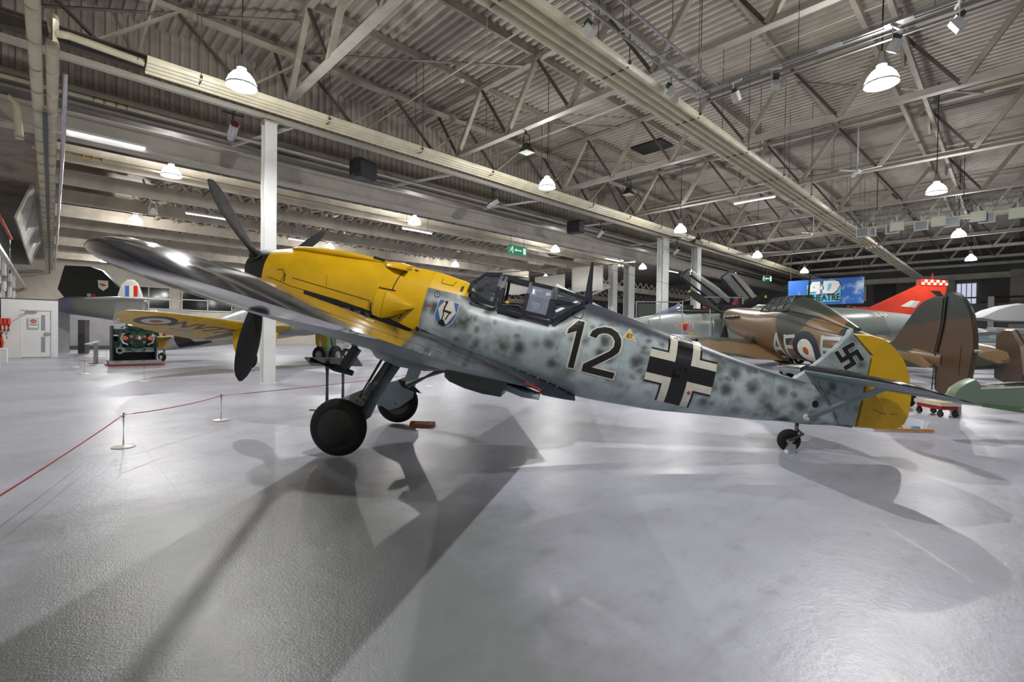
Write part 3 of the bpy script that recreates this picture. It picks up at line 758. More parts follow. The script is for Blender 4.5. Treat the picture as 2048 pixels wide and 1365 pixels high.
# hanging translucent sheet screen along the left wall
def panel_line(x, h):
    return
bm = corrugated(0, 26, .45, .05, lambda u, h: ((-1.15+h, 30.5+u, 6.25), (-.62+h, 30.5+u, 9.2 if False else 7.85)))
HS = tag(obj('hanging_screen', bm, mat('ribbed_screen', '#e0e0d8', .3, 0, .15, 1.5), None, 20), 'long ribbed translucent screen hung along the left wall', 'screen')
bm = new(); bar(bm, (-1.15,30.5,6.25), (-.62,30.5,7.85), .06,.08); bar(bm, (-1.15,30.5,6.25), (-1.15,56.5,6.25), .05,.05)
obj('edge_frame', bm, 'beam', HS, 0)
# ---- lamps
def bell_lamp(x, y, label, light=True):
    t = thing('pendant_lamp', label, 'pendant lamp', (x, y, 6.35), 0, 'bell lamps hanging in the hall')
    bm = new(); lathe(bm, [(.285,0),(.275,.06),(.235,.16),(.17,.25),(.09,.31),(.085,.36)], n=28); lathe(bm, [(.255,.015),(.15,.20),(.0,.26)], n=28)
    obj('glass_bell', bm, 'bell', t, 60)
    bm = new(); lathe(bm, [(.285,-.01),(.292,.0),(.285,.02)], n=28); obj('rim', bm, 'chrome', t, 60)
    bm = new(); lathe(bm, [(0,.62),(.06,.61),(.075,.5),(.09,.36),(0,.36)], n=16); obj('gear_housing', bm, 'galv', t, 60)
    bm = new(); tube(bm, [(0,0,.6),(.015,0,1.8),(0,0,(7.91 if y > 17.2 else 10.1)-6.35)], .012, 6); obj('cable', bm, 'black', t, 0)
    return t
lt = None
for i, (x, y) in enumerate(LAMPS):
    row = {10.9:'beside the narrow heating panel', 1.85:'in the right-hand row', 18.8:'in the near row of the side aisle', 28.35:'in the far row of the side aisle', 37.8:'in the partly added back row of the side aisle', 46.4:'added as fill by the far aisle windows', -7.4:'behind the camera'}[y]
    dist = {0:'nearest lamp',1:'second lamp',2:'third lamp',3:'fourth lamp',4:'fifth lamp'}[[p for p in LAMPS if p[1] == y].index((x, y))]
    lab = 'glowing glass bell pendant, %s %s' % (dist, row)
    if lt is None or y > 17 and lt.get('short') != 1:
        lt = bell_lamp(x, y, lab); lt['short'] = 1 if y > 17 else 0
    else: dup(lt, (x, y, 6.35), 0, lab)
    L = bpy.data.lights.new('lamp_light', 'POINT'); L.energy = LAMP_W * (1.0 if y > 17 else .28 if y < 0 else 1.0); L.shadow_soft_size = .07; L.color = (1.0, .985, .96)
    lo = bpy.data.objects.new('lamp_light', L); COL.objects.link(lo); lo.location = (x, y, 6.45)
for o in list(COL.objects):
    if 'short' in o: del o['short']
def tube_lamp(x0, x1, y, z, label, on=True, along='X', hang=0.5):
    t = thing('strip_light', label, 'fluorescent light', ((x0+x1)/2, y, z) if along == 'X' else (y, (x0+x1)/2, z), 0 if along == 'X' else math.pi/2, 'fluorescent strip lights')
    L = abs(x1-x0); hang = (7.91 if (along == 'X' and y > 17.2) else (6.5 if y == 16.72 else 10.0))-z
    bm = new(); box(bm, (0,0,.04), (L,.12,.06)); obj('batten', bm, 'white', t, 0)
    bm = new(); tube(bm, [(-L/2+.03,0,-.02),(L/2-.03,0,-.02)], .025, 8); obj('tube', bm, 'led' if on else 'ledoff', t, 40)
    bm = new()
    for s in (-1,1): bar(bm, (s*L*.35,0,.06), (s*L*.35,0,hang), .012)
    obj('hangers', bm, 'black', t, 0)
tube_lamp(.25, 1.9, 16.72, 6.42, 'lit strip light under the eaves beam at far left')
tube_lamp(4.2, 5.8, 25, 6.50, 'lit strip light left of the upper propeller blade')
tube_lamp(11.2, 12.8, 18.8, 6.05, 'lit strip light over the engine cowling of the fighter')
tube_lamp(9.0, 10.4, 26.5, 6.3, 'lit strip light left of the distant cowling lamp')
tube_lamp(21.6, 23.2, 18.6, 6.75, 'lit strip light above the green exit sign')
tube_lamp(26.3, 28.0, 18.6, 6.5, 'lit strip light left of the jet canopy column')
tube_lamp(34, 36, 18.5, 6.5, 'lit strip light right of the jet canopy column')
tube_lamp(7.1, 8.85, 22.3, 7.45, 'lit strip light crossing beneath the roof trusses at right centre', True, 'Y', .3)
tube_lamp(11.2, 13.0, 51.9, 7.4, 'unlit strip light above the blue theatre banner', False, 'Y', .3)
tube_lamp(2.45, 4.45, 53.2, 7.4, 'unlit strip light right of the red fin', False, 'Y', .3)
# ---- speakers and spots
def speaker(x, y, z, rz, label):
    t = thing('ceiling_speaker', label, 'speaker', (x, y, z), rz)
    bm = new(); P = [(-.36,-.26),(.36,-.26),(.44,.0),(.30,.28),(-.30,.28),(-.44,0)]
    loft(bm, [[Vector((px*k_, py*k_, pz)) for px, py in P] for pz, k_ in ((-.30,.8),(-.24,1),(.22,1),(.28,.85))]); obj('cabinet', bm, 'black', t, 20)
    bm = new(); bar(bm, (-.1,0,.2), (-.2,0,.75), .012); bar(bm, (.1,0,.2), (.2,0,.75), .012); obj('chain', bm, 'steel_dark', t, 0)
speaker(7.2, 14.5, 6.6, .35, 'black box speaker hanging right of the tall column')
speaker(18.0, 14.5, 6.55, 1.9, 'round looking black speaker hanging beside a red tipped spotlight')
def spot(x, y, z, rz, label, face='dkred', tilt=-.5):
    t = thing('spotlight', label, 'spotlight', (x, y, z), rz, 'spotlights hung from the rail beam')
    R = Matrix.Rotation(tilt, 3, 'Y')
    bm = new(); lathe(bm, [(0,-.3),(.09,-.28),(.12,-.1),(.12,.2),(.13,.24),(.0,.24)], axis='X', n=18); bmesh.ops.rotate(bm, verts=bm.verts, cent=(0,0,0), matrix=R); obj('barrel', bm, 'chrome', t, 40)
    bm = new(); lathe(bm, [(0,.25),(.1,.25)], axis='X', n=18); bmesh.ops.rotate(bm, verts=bm.verts, cent=(0,0,0), matrix=R); obj('lens', bm, face, t, 0)
    bm = new(); bar(bm, (0,0,.1), (0,0,7.08-z), .03); bar(bm, (0,-.25,7.06-z), (0,.25,7.06-z), .04); bar(bm, (0,0,7.06-z), (-math.sin(rz)*(y-13.8), -math.cos(rz)*(y-13.8), 7.06-z), .03); obj('bracket', bm, 'black', t, 0)
spot(3.42, 14.2, 6.62, -1.6, 'silver spotlight with dark red lens left of the tall column')
spot(12.5, 14.2, 6.55, -1.0, 'silver spotlight with green lens over the cockpit', 'exitd')
spot(19.65, 14.2, 6.5, -1.9, 'small spotlight with dark red lens beside the round speaker')
spot(25.7, 13.3, 6.3, -2.1, 'spotlight with dark lens on the column behind the grey jet', 'dnavy')
def flood(x, y, z, label, m='black', s=1.0):
    t = thing('floodlight', label, 'floodlight', (x, y, z))
    bm = new(); loft(bm, [[Vector((px*w, py*w, z_)) for px, py in ((-1,-1),(1,-1),(1,1),(-1,1))] for z_, w in ((-.16*s,.2*s),(.02*s,.1*s),(.12*s,.07*s))]); obj('hood', bm, m, t, 0)
    bm = new(); box(bm, (0,0,-.165*s), (.36*s,.36*s,.01)); obj('lens', bm, 'floodglass', t, 0)
    bm = new(); bar(bm, (-.18*s,0,-.05), (-.1*s,0,.4*s), .02); bar(bm, (.18*s,0,-.05), (.1*s,0,.4*s), .02); bar(bm, (-.1*s,0,.4*s), (.1*s,0,.4*s), .02); bar(bm, (0,0,.4*s), (-.12,0,(6.56 if y > 17 else ZB+.02)-z), .03); obj('yoke', bm, m, t, 0)
flood(2.9, 23.6, 6.1, 'small white floodlight box under the side aisle roof at left', 'white', .8); flood(10.7, 10.6, 7.25, 'black hooded floodlight on the third roof truss'); flood(16.6, 10.7, 7.2, 'black hooded floodlight on the fourth roof truss')
bm = new(); lathe(bm, [(0,-.06),(.05,-.05),(.09,-.01),(.1,.03),(0,.04)], n=18); o = tag(obj('smoke_detector', bm, 'white', None, 40), 'small white round smoke detector on a roof purlin', 'smoke detector'); o.location = (9.75, 12.7, 9.725)
bm = new(); box(bm, (0,0,0), (1.1,1.5,.06)); o = tag(obj('roof_hatch', bm, 'black', None, 0), 'dark square opening in the roof sheets', 'roof hatch'); o.location = (19.5, 11.4, 9.93)
# ceiling fans
def fan(x, y, z, label):
    t = thing('ceiling_fan', label, 'ceiling fan', (x, y, z), .4)
    bm = new(); lathe(bm, [(0,-.08),(.12,-.06),(.13,.04),(.03,.1),(.02,1.6),(0,1.6)], n=16); obj('motor', bm, 'white', t, 40)
    for k in range(3):
        bm = new(); box(bm, (.42,0,0), (.62,.13,.012)); bmesh.ops.rotate(bm, verts=bm.verts, cent=(0,0,0), matrix=Matrix.Rotation(2*math.pi*k/3, 3, 'Z')); obj('blade', bm, 'white', t, 0)
fan(21.3, 4.04, 7.55, 'white ceiling fan under the roof at right centre'); fan(32.3, 8.2, 7.6, 'smaller looking white ceiling fan far beyond the first')
# exit signs
def exit_sign(x, y, z, rz, w, h_, label, on=True):
    t = thing('exit_sign', label, 'exit sign', (x, y, z), rz)
    bm = new(); box(bm, (0,0,0), (w,.06,h_)); obj('sign_box', bm, 'exitg' if on else 'exitd', t, 0)
    f = lambda u, v: Vector((u*w, -.034, v*h_))
    decal('door_symbol', [[(.30,-.34),(.45,-.34),(.45,.34),(.30,.34)]], f, 'exitw', t)
    decal('arrow', [[(-.08,-.06),(.22,-.06),(.22,.06),(-.08,.06)],[(-.08,-.2),(-.08,.2),(-.18,0)]], f, 'exitw', t)
    decal('running_figure', [circle(-.30,.28,.07,12,.6)]+strokes([[(-.32,.18),(-.34,-.04),(-.26,-.2),(-.3,-.38)],[(-.34,-.04),(-.42,-.2),(-.46,-.2)],[(-.32,.16),(-.24,.02)],[(-.32,.16),(-.42,.06)]], .045), f, 'exitw', t)
    bm = new(); tp = (7.91 if y > 17.2 else 7.05)-z; y > 17.2 or bar(bm, (0,0,h_/2), (0,0,tp-.006), .03); bar(bm, (-w*.35,0,h_/2), (-w*.35,0,tp), .015); bar(bm, (w*.35,0,h_/2), (w*.35,0,tp), .015); obj('hangers', bm, 'steel_dark', t, 0)
exit_sign(17.2, 17.6, 5.70, .05, 1.35, .46, 'green lit exit sign with running figure above the cockpit')
exit_sign(41.8, 13.85, 6.2, -.5, .95, .55, 'dark green exit sign left of the blue theatre banner', False)
# cream fabric sheets in the side aisle
for i, (x, y0, y1, z0, z1) in enumerate(((26,21.8,24.7,4.4,5.7),(25.9,18.5,21.1,4.35,6.0),(26.1,25.4,28.6,4.5,5.75))):
    bm = new(); n = 12
    rows = [[Vector((x+.04*math.sin(k*1.3), y0+(y1-y0)*k/n, z0+(z1-z0)*j+(.0 if j else .03*math.sin(k)))) for k in range(n+1)] for j in (0,1)]
    for k in range(n): bm.faces.new([bm.verts.new(p) for p in (rows[0][k], rows[0][k+1], rows[1][k+1], rows[1][k])])
    ft = thing('fabric_sheet', None, None, (0,0,0)); o = obj('cloth', bm, 'fabric', ft, 30); tag(ft, 'plain cream fabric sheet in the aisle, ' + ['middle of three','rightmost of three, behind the mast','leftmost of three, half hidden by the canopy'][i], 'fabric sheet', 'cream fabric sheets')
    md = o.modifiers.new('thickness', 'SOLIDIFY'); md.thickness = .012
    for yy in (y0+.1, y1-.1): bm = new(); bar(bm, (x,yy,z1-.02), (x,yy,7.9), .012); obj('cord', bm, 'steel_dark', ft, 0)
# blue theatre banner
bt = thing('theatre_banner', 'blue cloud printed banner lettered 4-D THEATRE', 'banner', (33, 7.75, 4.18), -math.pi/2+.0)
bw, bh = 3.85, 1.5
bm = new(); box(bm, (0,0,0), (bw,.03,bh)); obj('cloth', bm, 'banner', bt, 0)
f = lambda u, v: Vector((u, -.02, v)); f2 = lambda u, v: Vector((u, -.024, v)); f3 = lambda u, v: Vector((u, -.028, v)); f4 = lambda u, v: Vector((u, -.032, v))
M['dcyan'] = mat('banner_cyan', '#5fb7d6', .5, 0, 0)
def rr(x0, y0, x1, y1, r=.08, n=5):
    P = []
    for cx, cy, a0 in ((x1-r,y1-r,0),(x0+r,y1-r,90),(x0+r,y0+r,180),(x1-r,y0+r,270)):
        P += [(cx+r*math.cos(math.radians(a0+90*k/n)), cy+r*math.sin(math.radians(a0+90*k/n))) for k in range(n+1)]
    return P
decal('badge_border', [rr(-.94,-.64,.86,.50,.12)], f, 'dblack', bt, su=9, sv=9); decal('badge_field', [rr(-.91,-.61,.83,.47,.10)], f2, 'dcyan', bt, su=9, sv=9)
four = [(-.62,.62),(-.20,.62),(-.20,-.13),(-.42,-.13),(-.42,.02),(-.75,.02),(-.86,.16)]
dsh = [(-.04,.64),(.52,.64),(.74,.54),(.78,.34),(.62,.02),(.44,-.12),(-.10,-.10)]
hy = [(-.22,.32),(-.02,.32),(-.02,.14),(-.22,.14)]
def grow(P, d):
    cx = sum(p[0] for p in P)/len(P); cy = sum(p[1] for p in P)/len(P)
    return [(x+math.copysign(d, x-cx), y+math.copysign(d, y-cy)) for x, y in P]
decal('lettering_outline', [grow(four,.035), grow(dsh,.035)], f3, 'dblack', bt, su=9, sv=9)
decal('lettering_four_d', [four, dsh, hy], f4, 'whitewall', bt, su=9, sv=9)
f5 = lambda u, v: Vector((u, -.036, v))
decal('letter_openings', [[(-.60,.24),(-.48,.24),(-.52,.42)],[(.22,.46),(.38,.46),(.34,.24),(.26,.06),(.14,.06)]], f5, 'dcyan', bt, su=9, sv=9)
text_decal('lettering_theatre', 'THEATRE', .50, lambda u, v: f5(u-.02, v*(1.0+.12*abs(u))-.36), 'dblack', bt, sx=.78, bold=.012)
bm = new(); bar(bm, (-1.8,0,.75), (-1.8,0,3.2), .015); bar(bm, (1.8,0,.75), (1.8,0,3.2), .015); obj('hanging_wires', bm, 'steel_dark', bt, 0)
# ---- lighting track (white twin rail, L shaped) with spots
t = thing('lighting_track', 'white twin rail lighting track hung in an L over the hall', 'lighting track', (10.45, 5.0, 6.85))
bm = new()
for dy in (0,-.16,-.5): bar(bm, (-9.0,dy,0), (0,dy,0), .035,.04)
for k in range(8): bar(bm, (-.8-k*1.15,0,0), (-.8-k*1.15,-.5,0), .03,.03)
obj('short_arm', bm, 'galv', t, 0)
bm = new()
for dx in (0,.09,.5): bar(bm, (dx,0,0), (dx,-9,0), .035,.04)
for k in range(9): box(bm, (0.0,-.5-k*1.02,0), (.12,.4,.05))
obj('long_arm', bm, 'galv', t, 0)
bm = new(); box(bm, (.03,-.05,0), (.28,.28,.03)); obj('corner_plate', bm, 'white', t, 0)
for x, y in ((0,0),(-3,0),(-6,0),(0,-2),(0,-4),(0,-6)): bm = new(); bar(bm, (x,y-.02,0), (x+.05,y-.02,3.11), .01); obj('wire', bm, 'steel_dark', t, 0)
bm = new(); box(bm, (.3,-4.2,.12), (.35,8.4,.10)); obj('wire_basket', bm, glassy('wire_mesh', '#5a564e', .35, .6), t, 0)
def track_head(x, y, label, rz=0, flip=1):
    t = thing('track_spotlight', label, 'spotlight', (x*.94, y*.94, 6.71), rz, 'small white spotlights on the lighting track')
    R = Matrix.Rotation(.6*flip, 3, 'X')
    bm = new(); box(bm, (0,0,-.22), (.13,.13,.2), R); obj('head', bm, 'white', t, 0)
    bm = new(); box(bm, (0,0.03,-.08), (.11,.11,.07), R); obj('heat_sink', bm, 'graphite', t, 0)
    bm = new(); bar(bm, (.07,0,.112), (.07,0,-.2), .015); bar(bm, (-.12,0,.1), (.12,0,.1), .03); obj('arm', bm, 'white', t, 0)
for i, (x, y) in enumerate(((6.9,5.3),(9.9,5.35),(11.1,4.4),(11.15,3.6),(11.2,1.6),(11.2,.75))):
    track_head(x, y, 'white track spotlight, ' + ['nearest on the short arm','second on the short arm','beside the track corner','second from the track corner on the long arm','third from the track corner on the long arm','farthest right on the long arm'][i], i*.7, 1 if i % 2 else -1)
# ---- aluminium lighting truss with floodlights at right
t = thing('stage_truss', 'aluminium lighting truss with a row of floodlights at upper right', 'lighting truss', (27.2, 5.2, 6.85))
bm = new(); n = 18
for dx, dz in ((0,0),(.3,0),(.15,.45)): tube(bm, [(dx,0,dz),(dx,-7.5,dz)], .03, 8)
for k in range(n):
    y = -k*.42
    for dx in (0,.3): bar(bm, (dx,y,0), (.15,y-.21,.45), .018); bar(bm, (.15,y-.21,.45), (dx,y-.42,0), .018)
obj('truss_frame', bm, 'galv', t, 0)
bm = new()
for y in (-.8,-3.7,-5.8): bar(bm, (.15,y,.45), (.15,y,2.87), .02)
obj('hangers', bm, 'black', t, 0)
for i, (y, z, lit) in enumerate(((4.95,0,0),(4.55,-.03,0),(3.85,0,0),(3.65,.05,1),(2.85,0,0),(2.25,.05,1),(1.85,0,0),(1.05,.05,1),(.8,0,0),(-.05,0,1))):
    ff = thing('hall_floodlight', 'square white floodlight under the aluminium truss, ' + ['first from the left','second from the left','third from the left','fourth from the left','fifth from the left','sixth from the left','seventh from the left','eighth from the left','ninth from the left','at the right picture edge'][i], 'floodlight', (27.15, y, 6.4+z), 0, 'floodlights under the aluminium truss')
    w_ = .12 if i == 1 else .24; ff.location.x = 27.15 if lit else 27.42
    bm = new(); box(bm, (0,0,0), (.1,w_*2,.42)); obj('housing', bm, 'white', ff, 0)
    bm = new(); box(bm, (-.055,0,0), (.01,w_*2-.09,.33)); obj('glass', bm, 'floodglass' if lit else 'greylect', ff, 0)
    bm = new(); bar(bm, (0,0,.2), (0,0,.45), .04); obj('clamp', bm, 'white', ff, 0)
for i, P in enumerate(([(14.0,.6,9.9),(13.85,.4,8.9),(13.7,-.2,8.4),(13.85,-.8,8.7)],[(14.6,.2,9.9),(14.5,.1,9.0),(14.6,-.3,8.5),(14.8,-1.0,8.9)])):
    bm = new(); tube(bm, P, .012, 6); tag(obj('loose_cable', bm, 'black', None, 40), 'thin black cable looping below the roof at top right, ' + ['left one','right one'][i], 'cable')
# ---- end wall: windows, panels, gallery
bm = new(); box(bm, (57.9,3,7.0), (.3,30,.5)); box(bm, (57.7,3,8.0), (.3,30,.25)); tag(obj('end_wall_beam', bm, 'beam', None, 0), 'cream beam across the top of the dark end wall', 'beam')
for i, (y0, y1, z0, z1) in enumerate(((4.7,6.0,5.2,6.6),(2.2,3.5,4.4,6.4))):
    bm = new(); box(bm, (57.9,(y0+y1)/2,(z0+z1)/2), (.1,y1-y0,z1-z0)); struct('window_%d' % (i+3), bm, 'winlit')
    bm = new()
    for k in range(5): box(bm, (57.82,y0+(y1-y0)*k/4,(z0+z1)/2), (.05,.06,z1-z0))
    struct('trim_%d' % (i+3), bm, 'greywall')
for i, (y, w_, h_, m_) in enumerate(((12.5,5.0,1.5,'fabric'),(8.6,1.6,1.7,'seat'),(10.5,4.2,1.0,'gutter'),(4.1,1.0,2.0,'gutter'),(-.2,.8,3.0,'gutter'))):
    bm = new(); box(bm, (57.8,y,5.9-(i==2)*1.9), (.15,w_,h_)); tag(obj('wall_panel', bm, m_, None, 0), ['large cream panel on the end wall','dark picture panel on the end wall','low cream panel on the end wall','narrow cream pier between the end windows','cream pier at the right end of the end wall'][i], 'wall panel')
bm = new(); bar(bm, (54,5,4.9), (54,-3,4.9), .12,.12); bar(bm, (54,1,4.9), (50,-3,4.5), .12,.12); tag(obj('gallery_rail', bm, mat('dark_red_rail', '#4a1f1f', .5), None, 0), 'dark red gallery rail in front of the end wall', 'railing')
bm = new(); box(bm, (54,1,2.2), (.6,9,4.4)); tag(obj('dark_partition', bm, 'graphite', None, 0), 'dark partition below the gallery rail at the hall end', 'partition')
bm = new()
for y in (4.5,1.2): box(bm, (53.5,y,2.46), (.25,.35,4.9))
tag(obj('gallery_posts', bm, 'fabric', None, 0), 'pair of cream posts under the gallery rail', 'posts')
# ================================================================== AIRCRAFT
def V(a, y, z): return Vector((-a, y, z))
def pitch_mx(fwd, up, deg): return Matrix.Translation((fwd, 0, up)) @ Matrix.Rotation(-math.radians(deg), 4, 'Y')
def wheel(name, parent, mx, c, r, w, axis='Y', hub='chrome', tag_child=True, hubr=.45):
    """tyre with rounded section, hub as sub-part"""
    bm = new(); n = 14; prof = []
    for k in range(n): 
        t = 2*math.pi*k/n; prof.append((r - w*.55 + w*.55*math.cos(t), w*.5*math.sin(t)))
    lathe(bm, prof, c, axis, 36, close=True)
    o = obj(name, bm, 'tyre', parent, 50, mx)
    bm = new(); hr = r-w*.9
    lathe(bm, [(0,w*.42),(hr*.28,w*.42),(hr*.34,w*.22),(hr*.8,w*.26),(hr*1.02,w*.40),(hr*1.02,-w*.40),(hr*.8,-w*.26),(hr*.34,-w*.22),(hr*.28,-w*.42),(0,-w*.42)], c, axis, 28)
    h = obj('wheel_hub', bm, hub, o, 40)
    return o
def blade_bm(R, wmax, ang, x0=.0, hubz=0.0, r0=.26, pitch=50):
    """propeller blade in the disc plane, angle measured from port towards up"""
    bm = new(); rings = []
    d = Vector((0, math.cos(ang), math.sin(ang))); tdir = Vector((0, -math.sin(ang), math.cos(ang))); ax = Vector((1,0,0))
    for k in range(19):
        f = k/18; r = r0+(R-r0)*f
        if f < .12: w = .10+.02*f/.12; th = .09
        else:
            q = (f-.12)/.88; w = .12+(wmax-.12)*math.sin(min(1, q*1.75)*math.pi/2); th = .06*(1-q)+.012
            if q > .62: w *= math.sqrt(max(0.0, 1-((q-.62)/.385)**2))*.999+.001
        pa = math.radians(pitch*(1-f)+20*f)
        cdir = tdir*math.cos(pa)+ax*math.sin(pa); nd = tdir*(-math.sin(pa))+ax*math.cos(pa)
        rings.append([Vector((x0,0,hubz))+d*r+cdir*(w/2*math.cos(t))+nd*(th/2*math.sin(t)) for t in [2*math.pi*j/12 for j in range(12)]])
    loft(bm, rings); return bm
# ------------------------------------------------------------ mottled fighter
FI = thing('fighter_aircraft', 'mottled grey fighter with yellow nose numbered 12, standing nearest', 'aircraft', (6.70, 1.795, 0), math.radians(131.4))
MB = pitch_mx(6.99, 2.28, 12.8)
T1 = [(.18,.26,-.40,.31,-.05),(.43,.335,-.56,.36,-.06),(.65,.375,-.66,.39,-.07),(1.14,.415,-.70,.43,-.08),(1.56,.44,-.70,.44,-.09),(2.0,.45,-.70,.445,-.1),(2.39,.46,-.70,.445,-.1),(2.6,.44,-.70,.44,-.1),(2.86,.40,-.70,.435,-.1),(2.90,.26,-.70,.435,-.1),(3.0,.215,-.70,.435,-.1),
      (3.9,.215,-.70,.41,-.1),(3.98,.235,-.70,.40,-.1),(4.28,.49,-.695,.385,-.1),(4.40,.515,-.69,.375,-.1),(4.8,.47,-.67,.345,-.1),(5.2,.415,-.64,.315,-.11),(5.44,.375,-.62,.295,-.11),(5.83,.33,-.56,.262,-.11),(6.22,.272,-.50,.226,-.1),(6.73,.212,-.425,.172,-.1),(7.0,.19,-.37,.14,-.09),(7.3,.19,-.335,.10,-.08),(7.6,.17,-.27,.06,-.06),(7.84,.15,-.24,.03,-.05)]
obj('engine_cowling', fuselage_bm(T1, .20, 2.385, 26), 'yellow', FI, 35, MB)
obj('fuselage', fuselage_bm(T1, 2.387, 7.84, 60), 'mottle', FI, 35, MB)
bm = new(); lathe(bm, [(0,-.2),(.17,-.2),(.24,-.14),(.29,-.02),(.305,.10),(.31,.24),(0,.24)], V(.05,0,-.05), 'X', 36)
for v in bm.verts: pass
bmesh.ops.rotate(bm, verts=bm.verts, cent=V(.05,0,-.05), matrix=Matrix.Rotation(math.pi, 3, 'Z'))
sp = obj('spinner', bm, 'prop', FI, 40, MB)
bm = new(); lathe(bm, [(.0,-.21),(.075,-.21),(.09,-.19),(.09,-.1),(0,-.1)], V(.05,0,-.05), 'X', 20)
bmesh.ops.rotate(bm, verts=bm.verts, cent=V(.05,0,-.05), matrix=Matrix.Rotation(math.pi, 3, 'Z')); obj('spinner_boss', bm, 'graphite', sp, 40)
for d_ in (31.5, 149.5, -90.0):
    bo = obj('propeller_blade', blade_bm(1.55, .31, math.radians(d_), -.03, -.05, .26, 34), 'prop', FI, 50, MB)
    bm = new(); a_ = math.radians(d_); dv = Vector((0,math.cos(a_),math.sin(a_))); c_ = Vector((-.03,0,-.05))
    tube(bm, [c_+dv*.14, c_+dv*.33], [.085,.075], 16); obj('blade_socket', bm, 'graphite', bo, 40)
# cowling upper gun trough bulges
def surf1(e=.004, tab=T1, sgn=1): return lambda a, z: V(a, sgn*(surf_y(tab, a, z)+e), z)
bm = new(); rings = []
for k in range(13):
    a = .46+k*.1; f = math.sin(math.pi*min(1, (k+.3)/12.6))**.5
    y0 = .19; z0 = smooth_tab(T1, a)[0]-.03
    rings.append([V(a, y0+.085*math.cos(t)*f, z0+.05*math.sin(t)*f) for t in [2*math.pi*j/12 for j in range(12)]])
loft(bm, rings); obj('gun_trough_bulge', bm, 'yellow', FI, 50, MB)
bm = new(); loft(bm, [[V(a, (.19)+.05*math.cos(t)*s_, smooth_tab(T1,a)[0]-.005+.028*math.sin(t)*s_) for t in [2*math.pi*j/10 for j in range(10)]] for a, s_ in ((1.56,1),(1.70,.5))]); obj('gun_slot', bm, 'black', FI, 50, MB)
bm = new(); loft(bm, [[V(a, hw_*math.cos(t), .36+h_*math.sin(t)) for t in [math.pi*j/14 for j in range(15)]] for a, hw_, h_ in ((1.66,.2,.070),(1.78,.3,.100),(1.9,.37,.108),(2.06,.40,.098))]); obj('cowling_fairing', bm, 'yellow', FI, 60, MB)
# supercharger intake on the port cowling side
def sidebox(a, z0, z1, d, inset=.03):
    n = 5; y0 = surf_y(T1, a, (z0+z1)/2)-.06
    return [V(a,y0,z0),V(a,y0+d+.06-inset,z0+.01),V(a,y0+d+.06,z0+(z1-z0)*.3),V(a,y0+d+.06,z0+(z1-z0)*.72),V(a,y0+d+.06-inset,z1-.01),V(a,y0,z1)]
bm = new(); loft(bm, [sidebox(1.80,-.19,.055,.14),sidebox(1.84,-.27,.07,.17),sidebox(1.95,-.285,.06,.18)]); it = obj('supercharger_intake', bm, 'yellow', FI, 25, MB)
bm = new(); loft(bm, [sidebox(1.955,-.285,.06,.175),sidebox(2.05,-.25,.03,.14),sidebox(2.2,-.15,-.02,.06),sidebox(2.30,-.075,-.045,.0)]); obj('intake_fairing', bm, 'yellow', FI, 25, MB)
bm = new(); loft(bm, [sidebox(1.795,-.16,.03,.115),sidebox(1.80,-.16,.03,.115)]); obj('intake_mouth', bm, 'black', it, 0)
LN = lambda pts, w=.007: strokes([pts], w)
decal('cowling_panel_lines', LN([(2.075,.40),(1.994,.306),(1.970,.166),(1.963,.09)],.013)+LN([(.656,-.056),(1.10,-.075),(1.72,-.106),(1.72,-.207)])+LN([(.30,-.12),(.46,-.133),(.646,-.164),(1.30,-.192),(1.80,-.235)])+LN([(.42,0.0),(.50,.02),(.53,-.05),(.50,-.13)])+LN([(1.10,.08),(1.13,-.06)],.004)+LN([(1.80,.08),(2.0,.085)],.016)+LN([(1.78,.07),(1.76,-.1),(1.75,-.22)],.006), surf1(.004), 'line', FI, MB, .1, .05)
decal('cowling_stencils', LN([(1.745,-.13),(1.745,-.2)],.018)+LN([(.545,-.03),(.545,-.12)],.016)+LN([(2.16,-.16),(2.13,-.24)],.012), surf1(.005), 'line', FI, MB)
decal('exhaust_slot', [[(.85,-.175),(1.3,-.195),(1.62,-.215),(1.92,-.245),(2.36,-.335),(2.36,-.36),(1.95,-.47),(.85,-.47)]], surf1(.004), 'black', FI, MB, .08, .03)
for k in range(6):
    a = 1.0+k*.14; bm = new(); y = surf_y(T1, a, -.27); tube(bm, [V(a,y-.02,-.27),V(a+.06,y+.045,-.285),V(a+.10,y+.05,-.29)], .028, 8); obj('exhaust_stub', bm, 'graphite', FI, 50, MB)
decal('cowling_hatch', LN([(2.52,.315),(2.66,.315)])+LN([(2.66,.315),(2.68,.375)])+LN([(2.52,.315),(2.51,.375)])+[[(2.12,.395),(2.17,.39),(2.17,.41),(2.12,.415)],[(2.77,.27),(2.80,.27),(2.80,.34),(2.77,.34)]], surf1(.004), 'line', FI, MB, .1, .03)
# decals on the port side
ONE=[(4.272,0.254),(4.351,0.252),(4.347,-0.324),(4.277,-0.327),(4.280,0.126),(4.175,0.066),(4.180,0.129)]
TWO=[(4.445,0.104),(4.463,0.170),(4.513,0.216),(4.599,0.251),(4.679,0.256),(4.767,0.223),(4.824,0.155),(4.841,0.077),(4.830,-0.007),(4.773,-0.076),(4.555,-0.260),(4.846,-0.263),(4.838,-0.340),(4.450,-0.334),(4.449,-0.245),(4.719,-0.021),(4.758,0.043),(4.755,0.111),(4.715,0.162),(4.656,0.182),(4.591,0.173),(4.545,0.142),(4.529,0.097)]
decal('number_outline', strokes([ONE+[ONE[0]], TWO+[TWO[0]]], .036), surf1(.003), 'dwhite', FI, MB)
decal('number_twelve', [ONE, TWO], surf1(.006), 'dblack', FI, MB)
cxa, cz = 5.615, -.06
def cr(x0, z0, x1, z1): return [(cxa+x0,cz+z0),(cxa+x1,cz+z0),(cxa+x1,cz+z1),(cxa+x0,cz+z1)]
